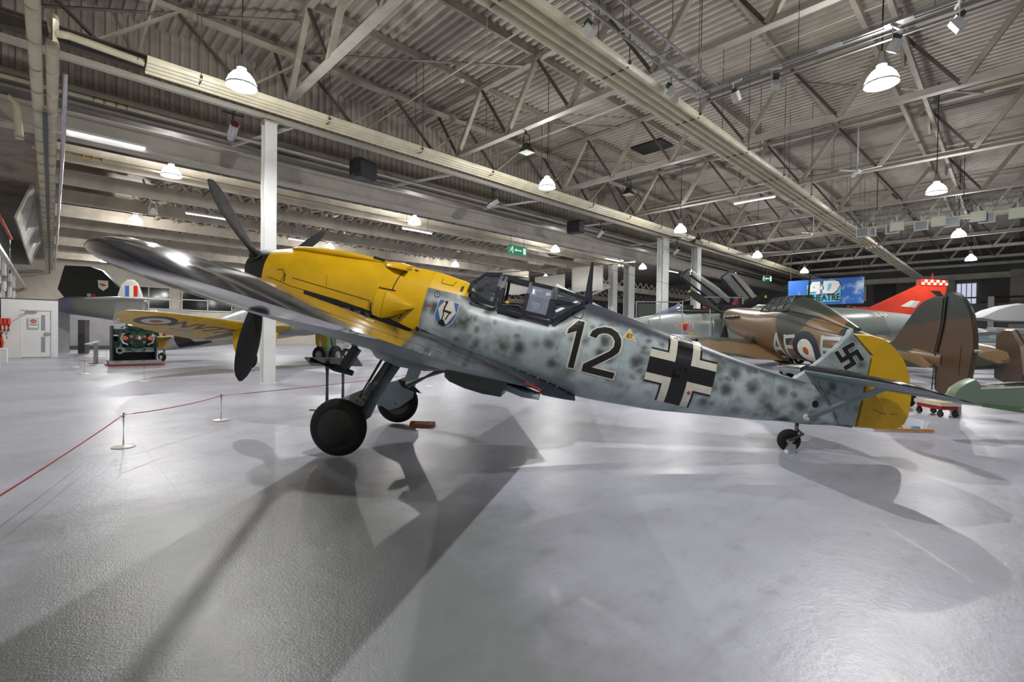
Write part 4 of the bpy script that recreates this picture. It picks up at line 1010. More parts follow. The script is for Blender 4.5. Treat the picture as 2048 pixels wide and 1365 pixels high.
L_, c_, w_, k_ = .41, .098, .19, .213
decal('cross_core', [cr(-L_,-c_,L_,c_), cr(-c_,-L_,c_,L_)], surf1(.004), 'dblack', FI, MB)
wq, bq = [], []
for sx in (-1,1):
    for sz in (-1,1):
        def q(x0,z0,x1,z1): 
            p = cr(min(sx*x0,sx*x1),min(sz*z0,sz*z1),max(sx*x0,sx*x1),max(sz*z0,sz*z1)); return p
        wq += [q(c_,c_,L_,w_), q(c_,w_,w_,L_)]; bq += [q(w_,w_,L_,k_), q(w_,k_,k_,L_)]
[decal('cross_flank', wq[2*i:2*i+2], surf1(.005), 'dwhite', FI, MB) for i in range(4)]; [decal('cross_edging', bq[2*i:2*i+2], surf1(.0055), 'dblack', FI, MB) for i in range(4)]
decal('first_aid_cross', [cr(.145,-.255,.16,-.205), cr(.13,-.237,.175,-.222)], surf1(.008), 'dred', FI, MB)
SH=[(2.574,0.114),(2.815,0.112),(2.815,0.018),(2.806,-0.061),(2.784,-0.132),(2.740,-0.182),(2.699,-0.197),(2.640,-0.189),(2.593,-0.156),(2.567,-0.118),(2.560,-0.064)]
decal('shield_edge', [grow(SH,.008)], surf1(.003), 'dwhite', FI, MB); decal('shield_field', [SH], surf1(.005), 'dblue', FI, MB)
decal('shield_lozenge', [[(2.575,0.0),(2.640,0.112),(2.745,0.112),(2.806,-0.006),(2.722,-0.17),(2.657,-0.17)]], surf1(.007), 'dwhite', FI, MB)
decal('shield_goat', strokes([[(2.652,.098),(2.668,.085)],[(2.668,.09),(2.655,.03),(2.655,-.015)]], .019)+strokes([[(2.655,-.012),(2.735,-.018)]], .026)+strokes([[(2.652,-.02),(2.66,-.07),(2.652,-.12)],[(2.735,-.02),(2.715,-.06),(2.70,-.11)],[(2.66,.10),(2.672,.108)]], .014)+[[(2.615,-.175),(2.632,-.135),(2.655,-.118),(2.682,-.125),(2.715,-.185),(2.67,-.195)]], surf1(.009), 'dblack', FI, MB)
TR=[(4.907,0.311),(4.832,0.177),(5.011,0.159)]
decal('fuel_triangle_edge', [TR], surf1(.003), 'dwhite', FI, MB); decal('fuel_triangle', [[(4.908,.285),(4.853,.190),(4.990,.177)]], surf1(.006), 'dyel', FI, MB)
text_decal('fuel_grade_87', '87', .075, lambda u, v: surf1(.009)(4.916+u, .212+v), 'dblack', FI, MB)
decal('oil_triangle', [[(2.466,.046),(2.425,.0),(2.481,-.007)]], surf1(.004), 'dbrick', FI, MB)
decal('round_cap', strokes([circle(2.52,.165,.035,16)+[circle(2.52,.165,.035,16)[0]]], .006)+[circle(2.52,.165,.008,8)], surf1(.004), 'darkline', FI, MB)
decal('step_handle', strokes([[(4.19,.36),(4.19,.31),(4.21,.285),(4.29,.285),(4.31,.31),(4.31,.36)]], .01), surf1(.005), 'darkline', FI, MB)
decal('hoisting_hole', [circle(7.30,-.06,.042,20)], surf1(.004), 'black', FI, MB)
# cockpit: framed canopy
def bars(L, w, h=None):
    bm = new()
    for a, b in L: bar(bm, V(*a), V(*b), w, h)
    return bm
sm = lambda a, y, z: [(a, y, z), (a, -y, z)]
def both(a, b): return [(a, b), ((a[0],-a[1],a[2]), (b[0],-b[1],b[2]))]
def hoop(a, w=.04, zt=.575): return both((a,.345,.19),(a,.30,.42))+both((a,.30,.42),(a,.20,zt))+[((a,.20,zt),(a,-.20,zt))]
wf = obj('windscreen_frame', bars(both((2.86,.15,.40),(3.02,.15,.565))+both((3.02,.15,.565),(3.22,.20,.60))+[((3.02,.15,.565),(3.02,-.15,.565)),((2.86,.15,.40),(2.86,-.15,.40))]+both((2.88,.30,.30),(3.22,.345,.20))+both((2.86,.15,.40),(2.88,.30,.30))+both((2.92,.36,.215),(3.22,.35,.20))+hoop(3.225), .042), 'frame', FI, 0, MB)
bm = new()
for sg_ in (1,-1):
    bm.faces.new([bm.verts.new(V(*p)) for p in ((2.88,.30*sg_,.30),(2.86,.15*sg_,.40),(3.02,.15*sg_,.565),(3.22,.20*sg_,.59),(3.22,.30*sg_,.42),(3.22,.345*sg_,.20))])
bm.faces.new([bm.verts.new(V(*p)) for p in ((2.86,.15,.40),(2.86,-.15,.40),(3.02,-.15,.565),(3.02,.15,.565))])
obj('windscreen_glass', bm, 'glass', wf, 0)
hd = obj('canopy_hood_frame', bars(hoop(3.28)+hoop(3.595,)+hoop(3.895)+both((3.28,.345,.20),(3.90,.345,.20))+both((3.28,.20,.575),(3.90,.20,.575))+both((3.28,.352,.155),(3.93,.345,.145)), .036, .045), 'frame', FI, 0, MB)
bm = new()
for sg_ in (1,-1):
    bm.faces.new([bm.verts.new(V(*p)) for p in ((3.60,.30*sg_,.42),(3.60,.20*sg_,.57),(3.89,.20*sg_,.57),(3.89,.30*sg_,.42))]); bm.faces.new([bm.verts.new(V(*p)) for p in ((3.60,.345*sg_,.2),(3.60,.30*sg_,.42),(3.89,.30*sg_,.42),(3.89,.345*sg_,.2))])
obj('hood_glass', bm, 'glass_old', hd, 0)
rf = obj('rear_canopy_frame', bars(hoop(3.94)+both((3.97,.36,.17),(4.30,.24,.49))+both((3.94,.20,.575),(4.32,.16,.535))+both((3.95,.31,.42),(4.2,.24,.43))+[((4.32,.16,.53),(4.32,-.16,.53))], .034, .05), 'frame', FI, 0, MB)
bm = new()
for sg_ in (1,-1):
    bm.faces.new([bm.verts.new(V(*p)) for p in ((3.95,.345*sg_,.2),(3.95,.30*sg_,.42),(3.95,.20*sg_,.57),(4.31,.16*sg_,.53),(4.28,.24*sg_,.48))])
obj('rear_glass', bm, 'glass', rf, 0)
bm = new(); box(bm, V(3.78,0,.36), (.03,.34,.42)); box(bm, V(3.72,0,.44), (.08,.2,.14)); box(bm, V(3.62,0,.02), (.3,.34,.5)); obj('pilot_seat', bm, 'seat', FI, 0, MB)
bm = new(); box(bm, V(3.12,-.05,.42), (.10,.10,.11)); bar(bm, V(3.05,-.05,.36), V(3.0,-.05,.26), .05); box(bm, V(3.02,0,.30), (.12,.46,.12)); tube(bm, [V(2.98,.16,.3),V(3.06,.2,.43),V(3.16,.18,.5)], .012, 6); tube(bm, [V(3.3,.26,.22),V(3.5,.24,.26),V(3.6,.25,.22)], .02, 6); obj('gunsight', bm, 'seat', FI, 0, MB)
bm = new(); lathe(bm, [(0,0),(.03,.01),(.03,.03),(0,.05)], V(3.36,.2,.25), 'Z', 10); obj('yellow_knob', bm, 'dyel', FI, 0, MB)
bm = new(); loft(bm, [[V(a0_,-.02*k_,z_), V(a0_+w_*.3,-.02*k_,z_)] and [V(a0_+w_*math.cos(t), .022*k_*math.sin(t), z_) for t in [2*math.pi*j/12 for j in range(12)]] for a0_, w_, k_, z_ in ((4.36,.055,1,.50),(4.32,.038,.8,.72),(4.285,.018,.5,1.03))]); obj('radio_mast', bm, 'frame', FI, 40, MB)
bm = new(); tube(bm, [V(4.285,0,1.0),V(7.56,0,.93)], .0025, 5); obj('aerial_wire', bm, 'black', FI, 0, MB)
bm = new(); lathe(bm, [(.0,0),(.02,.0),(.018,.04),(.03,.05),(0,.06)], V(5.78,0,.335), 'Z', 10); tube(bm, [V(5.72,0,.36),V(5.84,.02,.34)], .016, 6); obj('aerial_fitting', bm, 'black', FI, 0, MB)
# wing
def _ws(y):
    q = y-.45; z0 = -.5606+.1192*q+.0001*q*q; z1 = -.6644+.1106*q+.0041*q*q; le = 1.9675+.0682*q; te = 4.0611-.188*q; th = (.27-.036*q)*1.057
    if y > 4.3:
        f = (y-4.3)/.5895; w = math.sqrt(max(0.0009, 1-f*f)); m = (le+te)/2; l2 = m+(le-m)*w; t2 = m+(te-m)*w
        z0, z1 = z0+(z1-z0)*(l2-le)/(te-le)-.008*f*f, z0+(z1-z0)*(t2-le)/(te-le)-.008*f*f; le, te = l2, t2; th *= w
    return (y, le, te, z0, z1, th)
WS = [_ws(y) for y in (.30,.8,1.3,1.8,2.3,2.8,3.3,3.8,4.3,4.42,4.54,4.64,4.72,4.78,4.83,4.86,4.88,4.889)]
def wing_top(y, a):
    s = smooth_tab([(w[0],)+w[1:] for w in WS], y); c = max(0, min(1, (a-s[0])/(s[1]-s[0])))
    for p, q in zip(FOIL, FOIL[1:]):
        if c <= q[0]: u = p[1]+(q[1]-p[1])*(c-p[0])/(q[0]-p[0]); break
    return s[2]+(s[3]-s[2])*c+u*s[4]
def dense(WS, n):
    y0, y1 = WS[0][0], WS[-1][0]; out = []
    T = [(w[0],)+w[1:] for w in WS]
    ys = sorted(set([round(y0+(y1-y0)*k/n, 4) for k in range(n+1)]+[w[0] for w in WS]))
    return [(y,)+tuple(smooth_tab(T, y)) for y in ys]
WD = WS
for sg_ in (1,-1):
    wg = obj('wing', wing_bm([(sg_*s[0],)+tuple(s[1:]) for s in WD], 4.3), ['wingtop','blue65'], FI, 50, MB)
    if sg_ == 1:
        wt = lambda a, y: V(a, y, wing_top(y, a)+.003)
        def ln(pts, w=.008): return strokes([pts], w)
        def ch(y, c): s = smooth_tab([(q[0],)+q[1:] for q in WS], y); return s[0]+(s[1]-s[0])*c
        decal('control_surface_gaps', ln([(ch(y,.78), y) for y in (2.65,3.2,3.8,4.4)],.012)+ln([(ch(4.45,.78),4.45),(ch(4.45,.99),4.45)])+ln([(ch(y,.76), y) for y in (.75,1.4,2.0,2.55)],.012)+ln([(ch(2.6,.76),2.6),(ch(2.6,.99),2.6)],.01), wt, 'darkline', wg, None, .2, .2)
        decal('slat_line', ln([(ch(y,.17), y) for y in (2.9,3.5,4.1,4.5)],.007)+ln([(ch(4.5,.17),4.5),(ch(4.5,.03),4.5)],.007), wt, 'silver', wg, None, .2, .1)
        decal('access_panel', ln(circle(ch(3.3,.42),3.3,.16,20)+[circle(ch(3.3,.42),3.3,.16,20)[0]], .006), wt, 'silver', wg, None, .2, .2)
        decal('walkway_red_mark', ln([(3.0,1.36),(3.35,1.25)],.012), wt, 'dbrick', wg, None)
# wing root fillet
bm = new(); NA, NB = 26, 9; R_ = []
up_l = [(2.36,-.29),(2.81,-.37),(3.47,-.47),(4.11,-.57),(4.36,-.635),(4.46,-.675)]
for i in range(NA+1):
    a = 2.36+(4.46-2.36)*i/NA; zu = lerp_tab(up_l, a)[0]; y0 = surf_y(T1, a, zu)
    yw = .74+.20*math.sin((a-2.36)/1.8*math.pi) if a < 4.0 else .74-.36*((a-4.0)/.46)**1.5
    yw = max(yw, y0+.005); zl = wing_top(max(yw,.75), min(a, 3.99))+.004 if a < 4.0 else -.672-.02*(a-4.0)/.46
    if a >= 4.0: zl = min(zl, zu-.005)
    if zl > zu-.01: zl = zu-.01
    row = []
    for j in range(NB+1):
        t = j/NB; p0 = Vector((y0-.004, zu)); p1 = Vector((y0+.05, zl+.03)); p2 = Vector((yw, zl))
        p = p0*(1-t)**2+p1*2*t*(1-t)+p2*t*t; row.append(bm.verts.new(V(a, p.x, p.y)))
    R_.append(row)
for A_, B_ in zip(R_, R_[1:]):
    for j in range(NB): bm.faces.new((A_[j], A_[j+1], B_[j+1], B_[j]))
# close the fillet underneath so it is a solid fairing
fl = obj('wing_fillet', bm, 'fillet', FI, 60, MB)
mo = fl.modifiers.new('thickness', 'SOLIDIFY'); mo.thickness = .012; mo.offset = -1
bm = new(); tube(bm, [V(a, surf_y(T1, a, z)+.004, z+.004) for a, z in up_l], .009, 8); obj('fillet_edge_strip', bm, 'graphite', fl, 40)
bm = new()
for i in range(16):
    a = 2.42+i*.128; z = lerp_tab(up_l, a)[0]; lathe(bm, [(0,.008),(.008,.006),(.011,0),(0,-.002)], V(a, surf_y(T1,a,z)+.008, z-.005), 'Y', 8)
obj('screw_heads', bm, 'greylect', fl, 40)
bm = new(); lathe(bm, [(0,.03),(.02,.027),(.032,.0)], V(3.85,.60,-.60), 'Z', 14); obj('round_stud', bm, 'fillet', fl, 40)
# red gust lock at flap end, flap indicator
bm = new(); bar(bm, V(3.84,.86,-.585), V(4.02,.80,-.632), .04, .03); bar(bm, V(3.86,.86,-.70), V(4.03,.80,-.70), .03, .02); bar(bm, V(3.93,.83,-.61), V(3.93,.83,-.55), .006); obj('flap_lock', bm, 'red', FI, 0, MB)
bm = new(); bar(bm, V(3.42,1.05,-.50), V(3.44,1.04,-.42), .01, .01); obj('flap_indicator', bm, 'redtape', FI, 0, MB)
# flap lowered a little under the trailing edge and radiator bath
def radiator(y0, y1):
    bm = new(); rings = []
    for a, zb in ((3.02,-.68),(3.08,-.715),(3.25,-.745),(3.45,-.755),(3.64,-.74),(3.66,-.68)):
        rings.append([V(a,y0,-.58),V(a,y1,-.52),V(a,y1,zb+.05),V(a,y1-.06,zb),V(a,y0+.06,zb-.02),V(a,y0,zb+.03)])
    loft(bm, rings); obj('wing_radiator', bm, 'radgreen', FI, 25, MB)
radiator(.75, 1.35); radiator(-1.35, -.75)
bm = new(); loft(bm, [[V(a, y0, z0) for a, z0 in ((3.62,-.62),(3.66,-.69),(3.85,-.715),(4.03,-.70),(4.03,-.68))] for y0 in (.62,1.1)]); obj('inner_flap', bm, 'blue65', FI, 0, MB)
# fuselage belly bulge where the wheels fold, under the port wing root
bm = new(); loft(bm, [[V(a+.0, .75+.42*math.cos(t)*f, -.60-.14*f*max(0, math.sin(t))*1.0-.02) for t in [math.pi*j/10 for j in range(11)]] for a, f in ((2.02,.3),(2.15,.8),(2.4,1),(2.7,.85),(2.95,.3))]); obj('wheel_well_fairing', bm, 'blue65', FI, 50, MB)
# main gear
for sg_ in (1,-1):
    lg = obj('gear_leg', bars([], .01), 'gear', FI, 40, MB); 
    bm = new(); tube(bm, [V(2.24,.56*sg_,-.62), V(2.03,.93*sg_,-1.38)], .055, 14); tube(bm, [V(2.10,.80*sg_,-1.12), V(2.03,.93*sg_,-1.38)], .065, 14); tube(bm, [V(2.07,.86*sg_,-1.24),V(2.05,.89*sg_,-1.30)], .075, 14)
    tube(bm, [V(2.03,.93*sg_,-1.38), V(1.96,.94*sg_,-1.55)], [.05,.035], 12); tube(bm, [V(1.94,.90*sg_,-1.555), V(1.93,1.04*sg_,-1.555)], .03, 12)
    bar(bm, V(2.13,.78*sg_,-1.05), V(2.10,.83*sg_,-1.18), .03, .15)
    bm.to_mesh(lg.data); bm.free()
    for p in lg.data.polygons: p.use_smooth = True
    bm = new(); tube(bm, [V(2.12,.66*sg_,-.72),V(1.98,.93*sg_,-1.42)], .016, 8); obj('brake_hose', bm, 'black', lg, 40)
    w_ = wheel('main_wheel', FI, MB, V(1.93,1.03*sg_,-1.555), .325, .15, 'Y', 'graphite')
    bm = new(); lathe(bm, [(0,.035),(.2,.03),(.235,.01)], V(1.93,(1.03+.045)*sg_,-1.555), 'Y', 30); o = obj('hub_cover', bm, 'black', w_, 40)
    # leg door: narrow plate widening round the wheel, on the outboard side
    P = [(2.36,-.66),(2.20,-.66),(2.05,-1.10),(1.84,-1.25),(1.66,-1.42),(1.62,-1.60),(1.72,-1.78),(2.0,-1.62),(2.2,-1.40),(2.22,-1.18)]
    bm = new(); plate(bm, P, .012, lambda u, v, w, s=sg_: V(u, s*(.60+(-v-.66)*.49+.02)+w - (.16*s if s > 0 else .16*s), v) if False else V(u, s*(.50+(-v-.66)*.46)+w, v), taper=.99)
    obj('gear_door', bm, 'blue65', FI, 30, MB)
# brace under the belly (grey strut) and step
bm = new(); tube(bm, [V(2.80,.35,-.72), V(2.36,.2,-1.05)], .045, 12); obj('side_strut', bm, 'gear', FI, 40, MB)
bm = new(); plate(bm, [(2.16,-1.05),(2.25,-1.04),(2.42,-1.09),(2.52,-1.15),(2.40,-1.15),(2.24,-1.13)], .02, lambda u, v, w: V(u, .0+w, v)); obj('door_link', bm, 'black', FI, 0, MB)
# aileron mass balance, mooring ring, pitot
bm = new(); bar(bm, V(3.19,4.18,-.25), V(3.155,4.18,-.345), .036, .036); tube(bm, [V(3.01,4.20,-.345), V(3.12,4.19,-.353), V(3.20,4.18,-.36)], [.013,.017,.012], 8); obj('mass_balance', bm, 'black', FI, 30, MB)
bm = new(); lathe(bm, [(.024+.006*math.cos(t), .006*math.sin(t)) for t in [2*math.pi*k/8 for k in range(8)]], V(2.98,3.75,-.345), 'Y', 18, close=True); obj('mooring_ring', bm, 'radgreen', FI, 40, MB)
# fin, rudder
pf = lambda u, v, w: V(u, w, v)
bm = new(); plate(bm, [(7.0,.17),(7.10,.28),(7.27,.50),(7.40,.685),(7.515,.88),(7.52,.95),(7.545,.95),(7.56,.885),(7.83,.68),(7.845,.39),(7.86,-.22),(7.68,-.255),(7.58,-.235),(7.40,-.1),(7.2,.05)], .10, pf, taper=.94); fin = obj('fin', bm, 'finmottle', FI, 30, MB)
bm = new(); plate(bm, [(7.57,.885),(7.74,.92),(7.92,.91),(8.02,.865),(8.09,.81),(8.18,.735),(8.24,.66),(8.30,.56),(8.34,.46),(8.38,.36),(8.40,.26),(8.415,.15),(8.42,.04),(8.40,-.05),(8.36,-.11),(8.30,-.15),(7.87,-.225),(7.855,.39),(7.84,.685)], .07, pf, taper=.97); rd = obj('rudder', bm, 'yellow', FI, 30, MB)
fm = lambda u, v: V(u, .053, v)
H_, bw_ = .127, .052
sw = []
for k in range(4):
    ca, sa = math.cos(math.pi/4+k*math.pi/2), math.sin(math.pi/4+k*math.pi/2)
    for (x0, y0, x1, y1) in ((-bw_/2, -bw_/2 if k == 0 else bw_/2, bw_/2, H_), (bw_/2, H_-bw_, H_, H_)):
        sw.append([(7.565+x*ca-y*sa, .605+x*sa+y*ca) for x, y in ((x0,y0),(x1,y0),(x1,y1),(x0,y1))])
decal('fin_marking', sw, lambda u, v: V(u, .056, v), 'dblack', FI, MB)
sw2 = []
for k in range(4):
    ca, sa = math.cos(math.pi/4+k*math.pi/2), math.sin(math.pi/4+k*math.pi/2); g_ = .007
    for (x0, y0, x1, y1) in ((-bw_/2-g_, 0, bw_/2+g_, H_+g_), (bw_/2, H_-bw_-g_, H_+g_, H_+g_)):
        sw2.append([(7.565+x*ca-y*sa, .605+x*sa+y*ca) for x, y in ((x0,y0),(x1,y0),(x1,y1),(x0,y1))])
decal('fin_marking_edge', sw2, fm, 'dwhite', FI, MB)
text_decal('works_number', 'W.Nr.4101', .045, lambda u, v: V(7.385+u, .055, .395+v), 'dblack', FI, MB, sx=.8, bold=.001)
decal('rudder_stencil', strokes([[(8.0,.04),(8.16,.015)],[(8.2,.03),(8.29,.055)]], .006), lambda u, v: V(u, .037, v), 'line', FI, MB)
decal('tail_panel_lines', strokes([[(7.28,.22),(7.55,-.1),(7.66,-.25)]], .006), lambda u, v: V(u, max(.056, surf_y(T1,u,v)+.004), v), 'darkline', FI, MB, .05, .03)
# tailplane, elevators, struts
for sg_ in (1,-1):
    st_ = [(sg_*y, le, te, .315, .305, th) for y, le, te, th in ((.05,7.10,7.90,.13),(.5,7.16,7.88,.115),(1.0,7.24,7.86,.085),(1.3,7.31,7.84,.06),(1.42,7.38,7.82,.03),(1.49,7.52,7.76,.012))]
    sp_ = obj('tailplane', wing_bm(st_), ['wingtop','blue65'], FI, 50, MB)
    el = [(sg_*y, le, te, .305, .30, th) for y, le, te, th in ((.12,7.91,8.12,.035),(.5,7.89,8.19,.035),(1.0,7.87,8.17,.03),(1.35,7.84,8.06,.024),(1.47,7.78,7.93,.01))]
    obj('elevator', wing_bm(el), ['wingtop','blue65'], FI, 50, MB)
    bm = new(); rings = []
    for k in range(7):
        t = k/6; p = V(7.27+.33*t, sg_*(.10+.66*t), -.24+.535*t)
        rings.append([p+Vector((.048*math.cos(q_), 0, .026*math.sin(q_))) for q_ in [2*math.pi*j/12 for j in range(12)]])
    loft(bm, rings); obj('tailplane_strut', bm, 'blue65', FI, 50, MB)
    bm = new(); lathe(bm, [(0,.02),(.03,.018),(.045,.0),(0,-.01)], V(7.24,sg_*.105,-.245), 'Y', 20); obj('strut_fitting', bm, 'wood' if False else 'pipe', FI, 40, MB)
# tail wheel
bm = new(); tube(bm, [V(7.20,0,-.33), V(7.22,0,-.44)], .03, 12); obj('tail_wheel_leg', bm, 'graphite', FI, 40, MB)
bm = new(); bar(bm, V(7.22,.0,-.42), V(7.28,.055,-.46), .03, .03); bar(bm, V(7.28,.055,-.45), V(7.14,.06,-.57), .035, .02); bar(bm, V(7.22,0,-.42), V(7.26,-.055,-.46), .03,.03); bar(bm, V(7.26,-.055,-.45), V(7.14,-.055,-.57), .03,.02); obj('tail_wheel_fork', bm, 'graphite', FI, 0, MB)
wheel('tail_wheel', FI, MB, V(7.16,0,-.575), .14, .10, 'Y', 'chrome')
bm = new(); loft(bm, [[V(a, y, z) for a, y, z in ((7.14,.11,-.60),(7.20,.11,-.60),(7.20,.055,-.60),(7.14,.055,-.60))], [V(a, y, z) for a, y, z in ((7.10,.17,-.735),(7.20,.17,-.735),(7.20,.06,-.72),(7.10,.06,-.72))]])
ck = obj('tail_wheel_chock', bm, 'greylect', None, 0); ck.matrix_world = FI.matrix_basis @ MB; tag(ck, 'small grey chock leaning on the fighter tail wheel', 'chock')
# chocks at the fighter main wheels
def P2(right, fwd, z=0): return Vector((right*r_.x + fwd*(-b_.x), right*r_.y + fwd*(-b_.y), z))
bm = new(); loft(bm, [[Vector((x, y, z)) for x, z in ((-.12,0),(.12,0),(.10,.05),(-.02,.07),(-.11,.04))] for y in (-.17,.17)])
ck = tag(obj('wheel_chock', bm, 'orange', None, 20), 'orange brown chock behind the far main wheel of the fighter', 'chock'); ck.location = (4.05, 6.15, 0.003); ck.rotation_euler = (0,0,.7)

# ------------------------------------------------------------ brown and green fighter behind, marked AF
HU = thing('camouflaged_fighter', 'brown and green propeller fighter with grey AF code letters', 'aircraft', (12.29, .96, 0), math.radians(46.17))
T2 = [(-9.05,2.42,1.98,.22,2.2),(-8.8,2.46,1.80,.32,2.15),(-8.2,2.475,1.55,.42,2.05),(-7.2,2.40,1.30,.50,1.9),(-6.6,2.36,1.15,.53,1.8),(-6.0,2.33,1.02,.55,1.72),(-5.0,2.36,.86,.56,1.65),(-4.3,2.32,.80,.53,1.55),(-3.4,2.07,.75,.46,1.42),(-2.63,1.76,.74,.38,1.28),(-2.12,1.58,.76,.32,1.2),(-1.07,1.32,.82,.20,1.08),(-.3,1.22,.86,.12,1.05),(.1,1.15,.88,.07,1.02)]
obj('fuselage', fuselage_bm(T2, -9.05, .1, 54), 'camo', HU, 40)
s2 = lambda e=.006: (lambda a, z: V(a, surf_y(T2, a, z)+e, z))
AF_A = strokes([[(-4.70,1.50),(-5.02,.95)],[(-4.70,1.50),(-4.52,.86)],[(-4.92,1.10),(-4.62,1.10)]], .095)
AF_F = strokes([[(-4.30,1.46),(-4.38,.80)],[(-4.30,1.44),(-3.92,1.46)],[(-4.33,1.16),(-4.05,1.16)]], .095)
decal('code_letters_af', AF_A+AF_F, s2(), 'dgrey', HU)
decal('code_letter_behind_roundel', strokes([[(-2.86,1.44),(-2.92,.84)],[(-2.86,1.42),(-2.35,1.40)],[(-2.88,1.14),(-2.5,1.12)]], .085), s2(), 'dgrey', HU)
decal('roundel_navy', [circle(-3.50,1.10,.50)], s2(.005), 'dnavy', HU); decal('roundel_white', [circle(-3.50,1.08,.31)], s2(.008), 'dwhite', HU); decal('roundel_red', [circle(-3.50,1.07,.105,20)], s2(.011), 'dbrick', HU)
bm = new(); lathe(bm, [(0,.55),(.08,.5),(.16,.38),(.22,.2),(.26,0),(0,0)], (9.05,0,2.22), 'X', 24); obj('spinner', bm, 'prop', HU, 50)
for d_ in (33, 153, 273):
    bo = obj('propeller_blade', blade_bm(1.72, .36, math.radians(d_), 9.25, 2.22, .2, 24), 'prop', HU, 50)
    a_ = math.radians(d_); dv = Vector((0,math.cos(a_),math.sin(a_))); bm = new(); c_ = Vector((9.25,0,2.22)); box(bm, (0,0,0), (.03,.10,.085), None)
    for v in bm.verts: v.co = c_+dv*(1.69+v.co.z)+Vector((v.co.x, -dv.z*v.co.y, dv.y*v.co.y))
    obj('yellow_tip', bm, 'dyel', bo, 0)
bm = new(); 
for k in range(6): tube(bm, [V(-8.15+k*.17,.40,2.14),V(-8.10+k*.17,.50,2.12),V(-8.02+k*.17,.53,2.10)], .05, 8)
obj('exhaust_stubs', bm, 'graphite', HU, 40)
def cage(a0, a1, zb, zt, hb, ht):
    L = []
    for a in (a0, (a0*2+a1)/3, (a0+a1*2)/3, a1): L += [((a,hb,zb),(a,ht,zt)),((a,-hb,zb),(a,-ht,zt)),((a,ht,zt),(a,-ht,zt))]
    L += [((a0,s*ht,zt),(a1,s*ht,zt)) for s in (1,-1)]+[((a0,s*hb,zb),(a1,s*hb,zb)) for s in (1,-1)]+[((a0,s*(hb+ht)/2,(zb+zt)/2),(a1,s*(hb+ht)/2,(zb+zt)/2)) for s in (1,-1)]
    return L
cf = obj('canopy_frame', bars(cage(-5.45,-4.35,2.20,2.60,.40,.22)+both((-6.0,.36,2.25),(-5.45,.22,2.60))+both((-6.0,.36,2.25),(-5.45,.40,2.2))+[((-6.0,.2,2.33),(-6.0,-.2,2.33))], .035), 'camofin', HU, 0)
bm = new()
for s in (1,-1): bm.faces.new([bm.verts.new(V(*p)) for p in ((-6.0,s*.36,2.25),(-5.45,s*.22,2.59),(-4.35,s*.22,2.59),(-4.35,s*.40,2.2),(-5.45,s*.4,2.2))])
bm.faces.new([bm.verts.new(V(*p)) for p in ((-5.45,.22,2.59),(-5.45,-.22,2.59),(-4.35,-.22,2.59),(-4.35,.22,2.59))]); bm.faces.new([bm.verts.new(V(*p)) for p in ((-6.0,.2,2.33),(-6.0,-.2,2.33),(-5.45,-.22,2.59),(-5.45,.22,2.59))])
obj('canopy_glass', bm, glassy('green_glass', '#55605c', .5, .08), cf, 0)
bm = new(); loft(bm, [[V(a, hw_*math.cos(t), zb_+h_*math.sin(t)) for t in [math.pi*j/12 for j in range(13)]] for a, hw_, zb_, h_ in ((-4.36,.40,2.18,.42),(-3.9,.36,2.1,.36),(-3.2,.25,1.95,.22),(-2.2,.1,1.60,.08))]); obj('rear_decking', bm, 'camo', HU, 50)
decal('side_seams', strokes([[(-5.9,2.14),(-4.6,1.98),(-3.0,1.62),(-1.9,1.42)]], .02)+[[(-4.3,1.96),(-3.9,1.88),(-3.35,1.72),(-3.75,1.76)]], s2(.007), 'darkline', HU)
bm = new(); tube(bm, [V(-4.15,0,2.35),V(-4.05,0,3.2)], [.035,.02], 8); obj('radio_mast', bm, 'camofin', HU, 40)
hw = [(y, le, te, z0, z1, th) for y, le, te, z0, z1, th in ((.25,-7.25,-4.55,1.22,.74,.33),(1.2,-7.25,-4.60,1.25,.78,.33),(3.0,-7.0,-4.75,1.38,1.0,.26),(4.6,-6.75,-4.95,1.50,1.18,.18),(5.6,-6.5,-5.2,1.58,1.36,.12),(6.0,-6.15,-5.55,1.60,1.50,.05))]
for s in (1,-1): obj('wing', wing_bm([(s*q[0],)+q[1:] for q in hw]), ['camo','blue65'], HU, 50)
bm = new(); R2 = []
for i in range(15):
    a = -6.6+i*.18; zu = 1.30-.058*i; y0 = surf_y(T2, a, zu); yw = y0+.42-.4*max(0,(i-9)/5); zl = 1.22+(.0)+(.74-1.22)*min(1,(a+7.25)/2.7)+.22-.012*i
    zl = min(zl, zu-.03); R2.append([bm.verts.new(V(a, y0+(yw-y0)*t*t, zu+(zl-zu)*(1-(1-t)**2))) for t in [j/6 for j in range(7)]])
for A_, B_ in zip(R2, R2[1:]):
    for j in range(6): bm.faces.new((A_[j], A_[j+1], B_[j+1], B_[j]))
o = obj('wing_fillet', bm, 'camo', HU, 60); mo = o.modifiers.new('thickness', 'SOLIDIFY'); mo.thickness = .02
ps = lambda s_, z_, w_: Vector((s_, w_, z_))
bm = new(); plate(bm, [(1.30,1.28),(1.07,1.36),(.75,1.75),(.46,2.08),(.30,2.20),(.12,2.25),(-.17,2.24),(-.12,1.69),(.02,1.12),(.08,.90),(.9,.86)], .14, ps, taper=.93); obj('fin', bm, 'camofin', HU, 30)
bm = new(); plate(bm, [(-.19,2.23),(-.20,2.30),(-.29,2.31),(-.40,2.27),(-.50,2.17),(-.59,2.04),(-.66,1.87),(-.70,1.68),(-.73,1.45),(-.73,1.24),(-.70,1.05),(-.67,.88),(-.62,.60),(-.58,.45),(-.46,.32),(-.10,.34),(.05,.42),(.06,.88),(-.0,1.12),(-.14,1.69)], .10, ps, taper=.96); r2 = obj('rudder', bm, 'camofin', HU, 30)
decal('rudder_gap', strokes([[(-.185,2.22),(-.13,1.69),(.01,1.12),(.06,.45)]], .03), lambda u, v: Vector((u,.075,v)), 'black', HU, None)
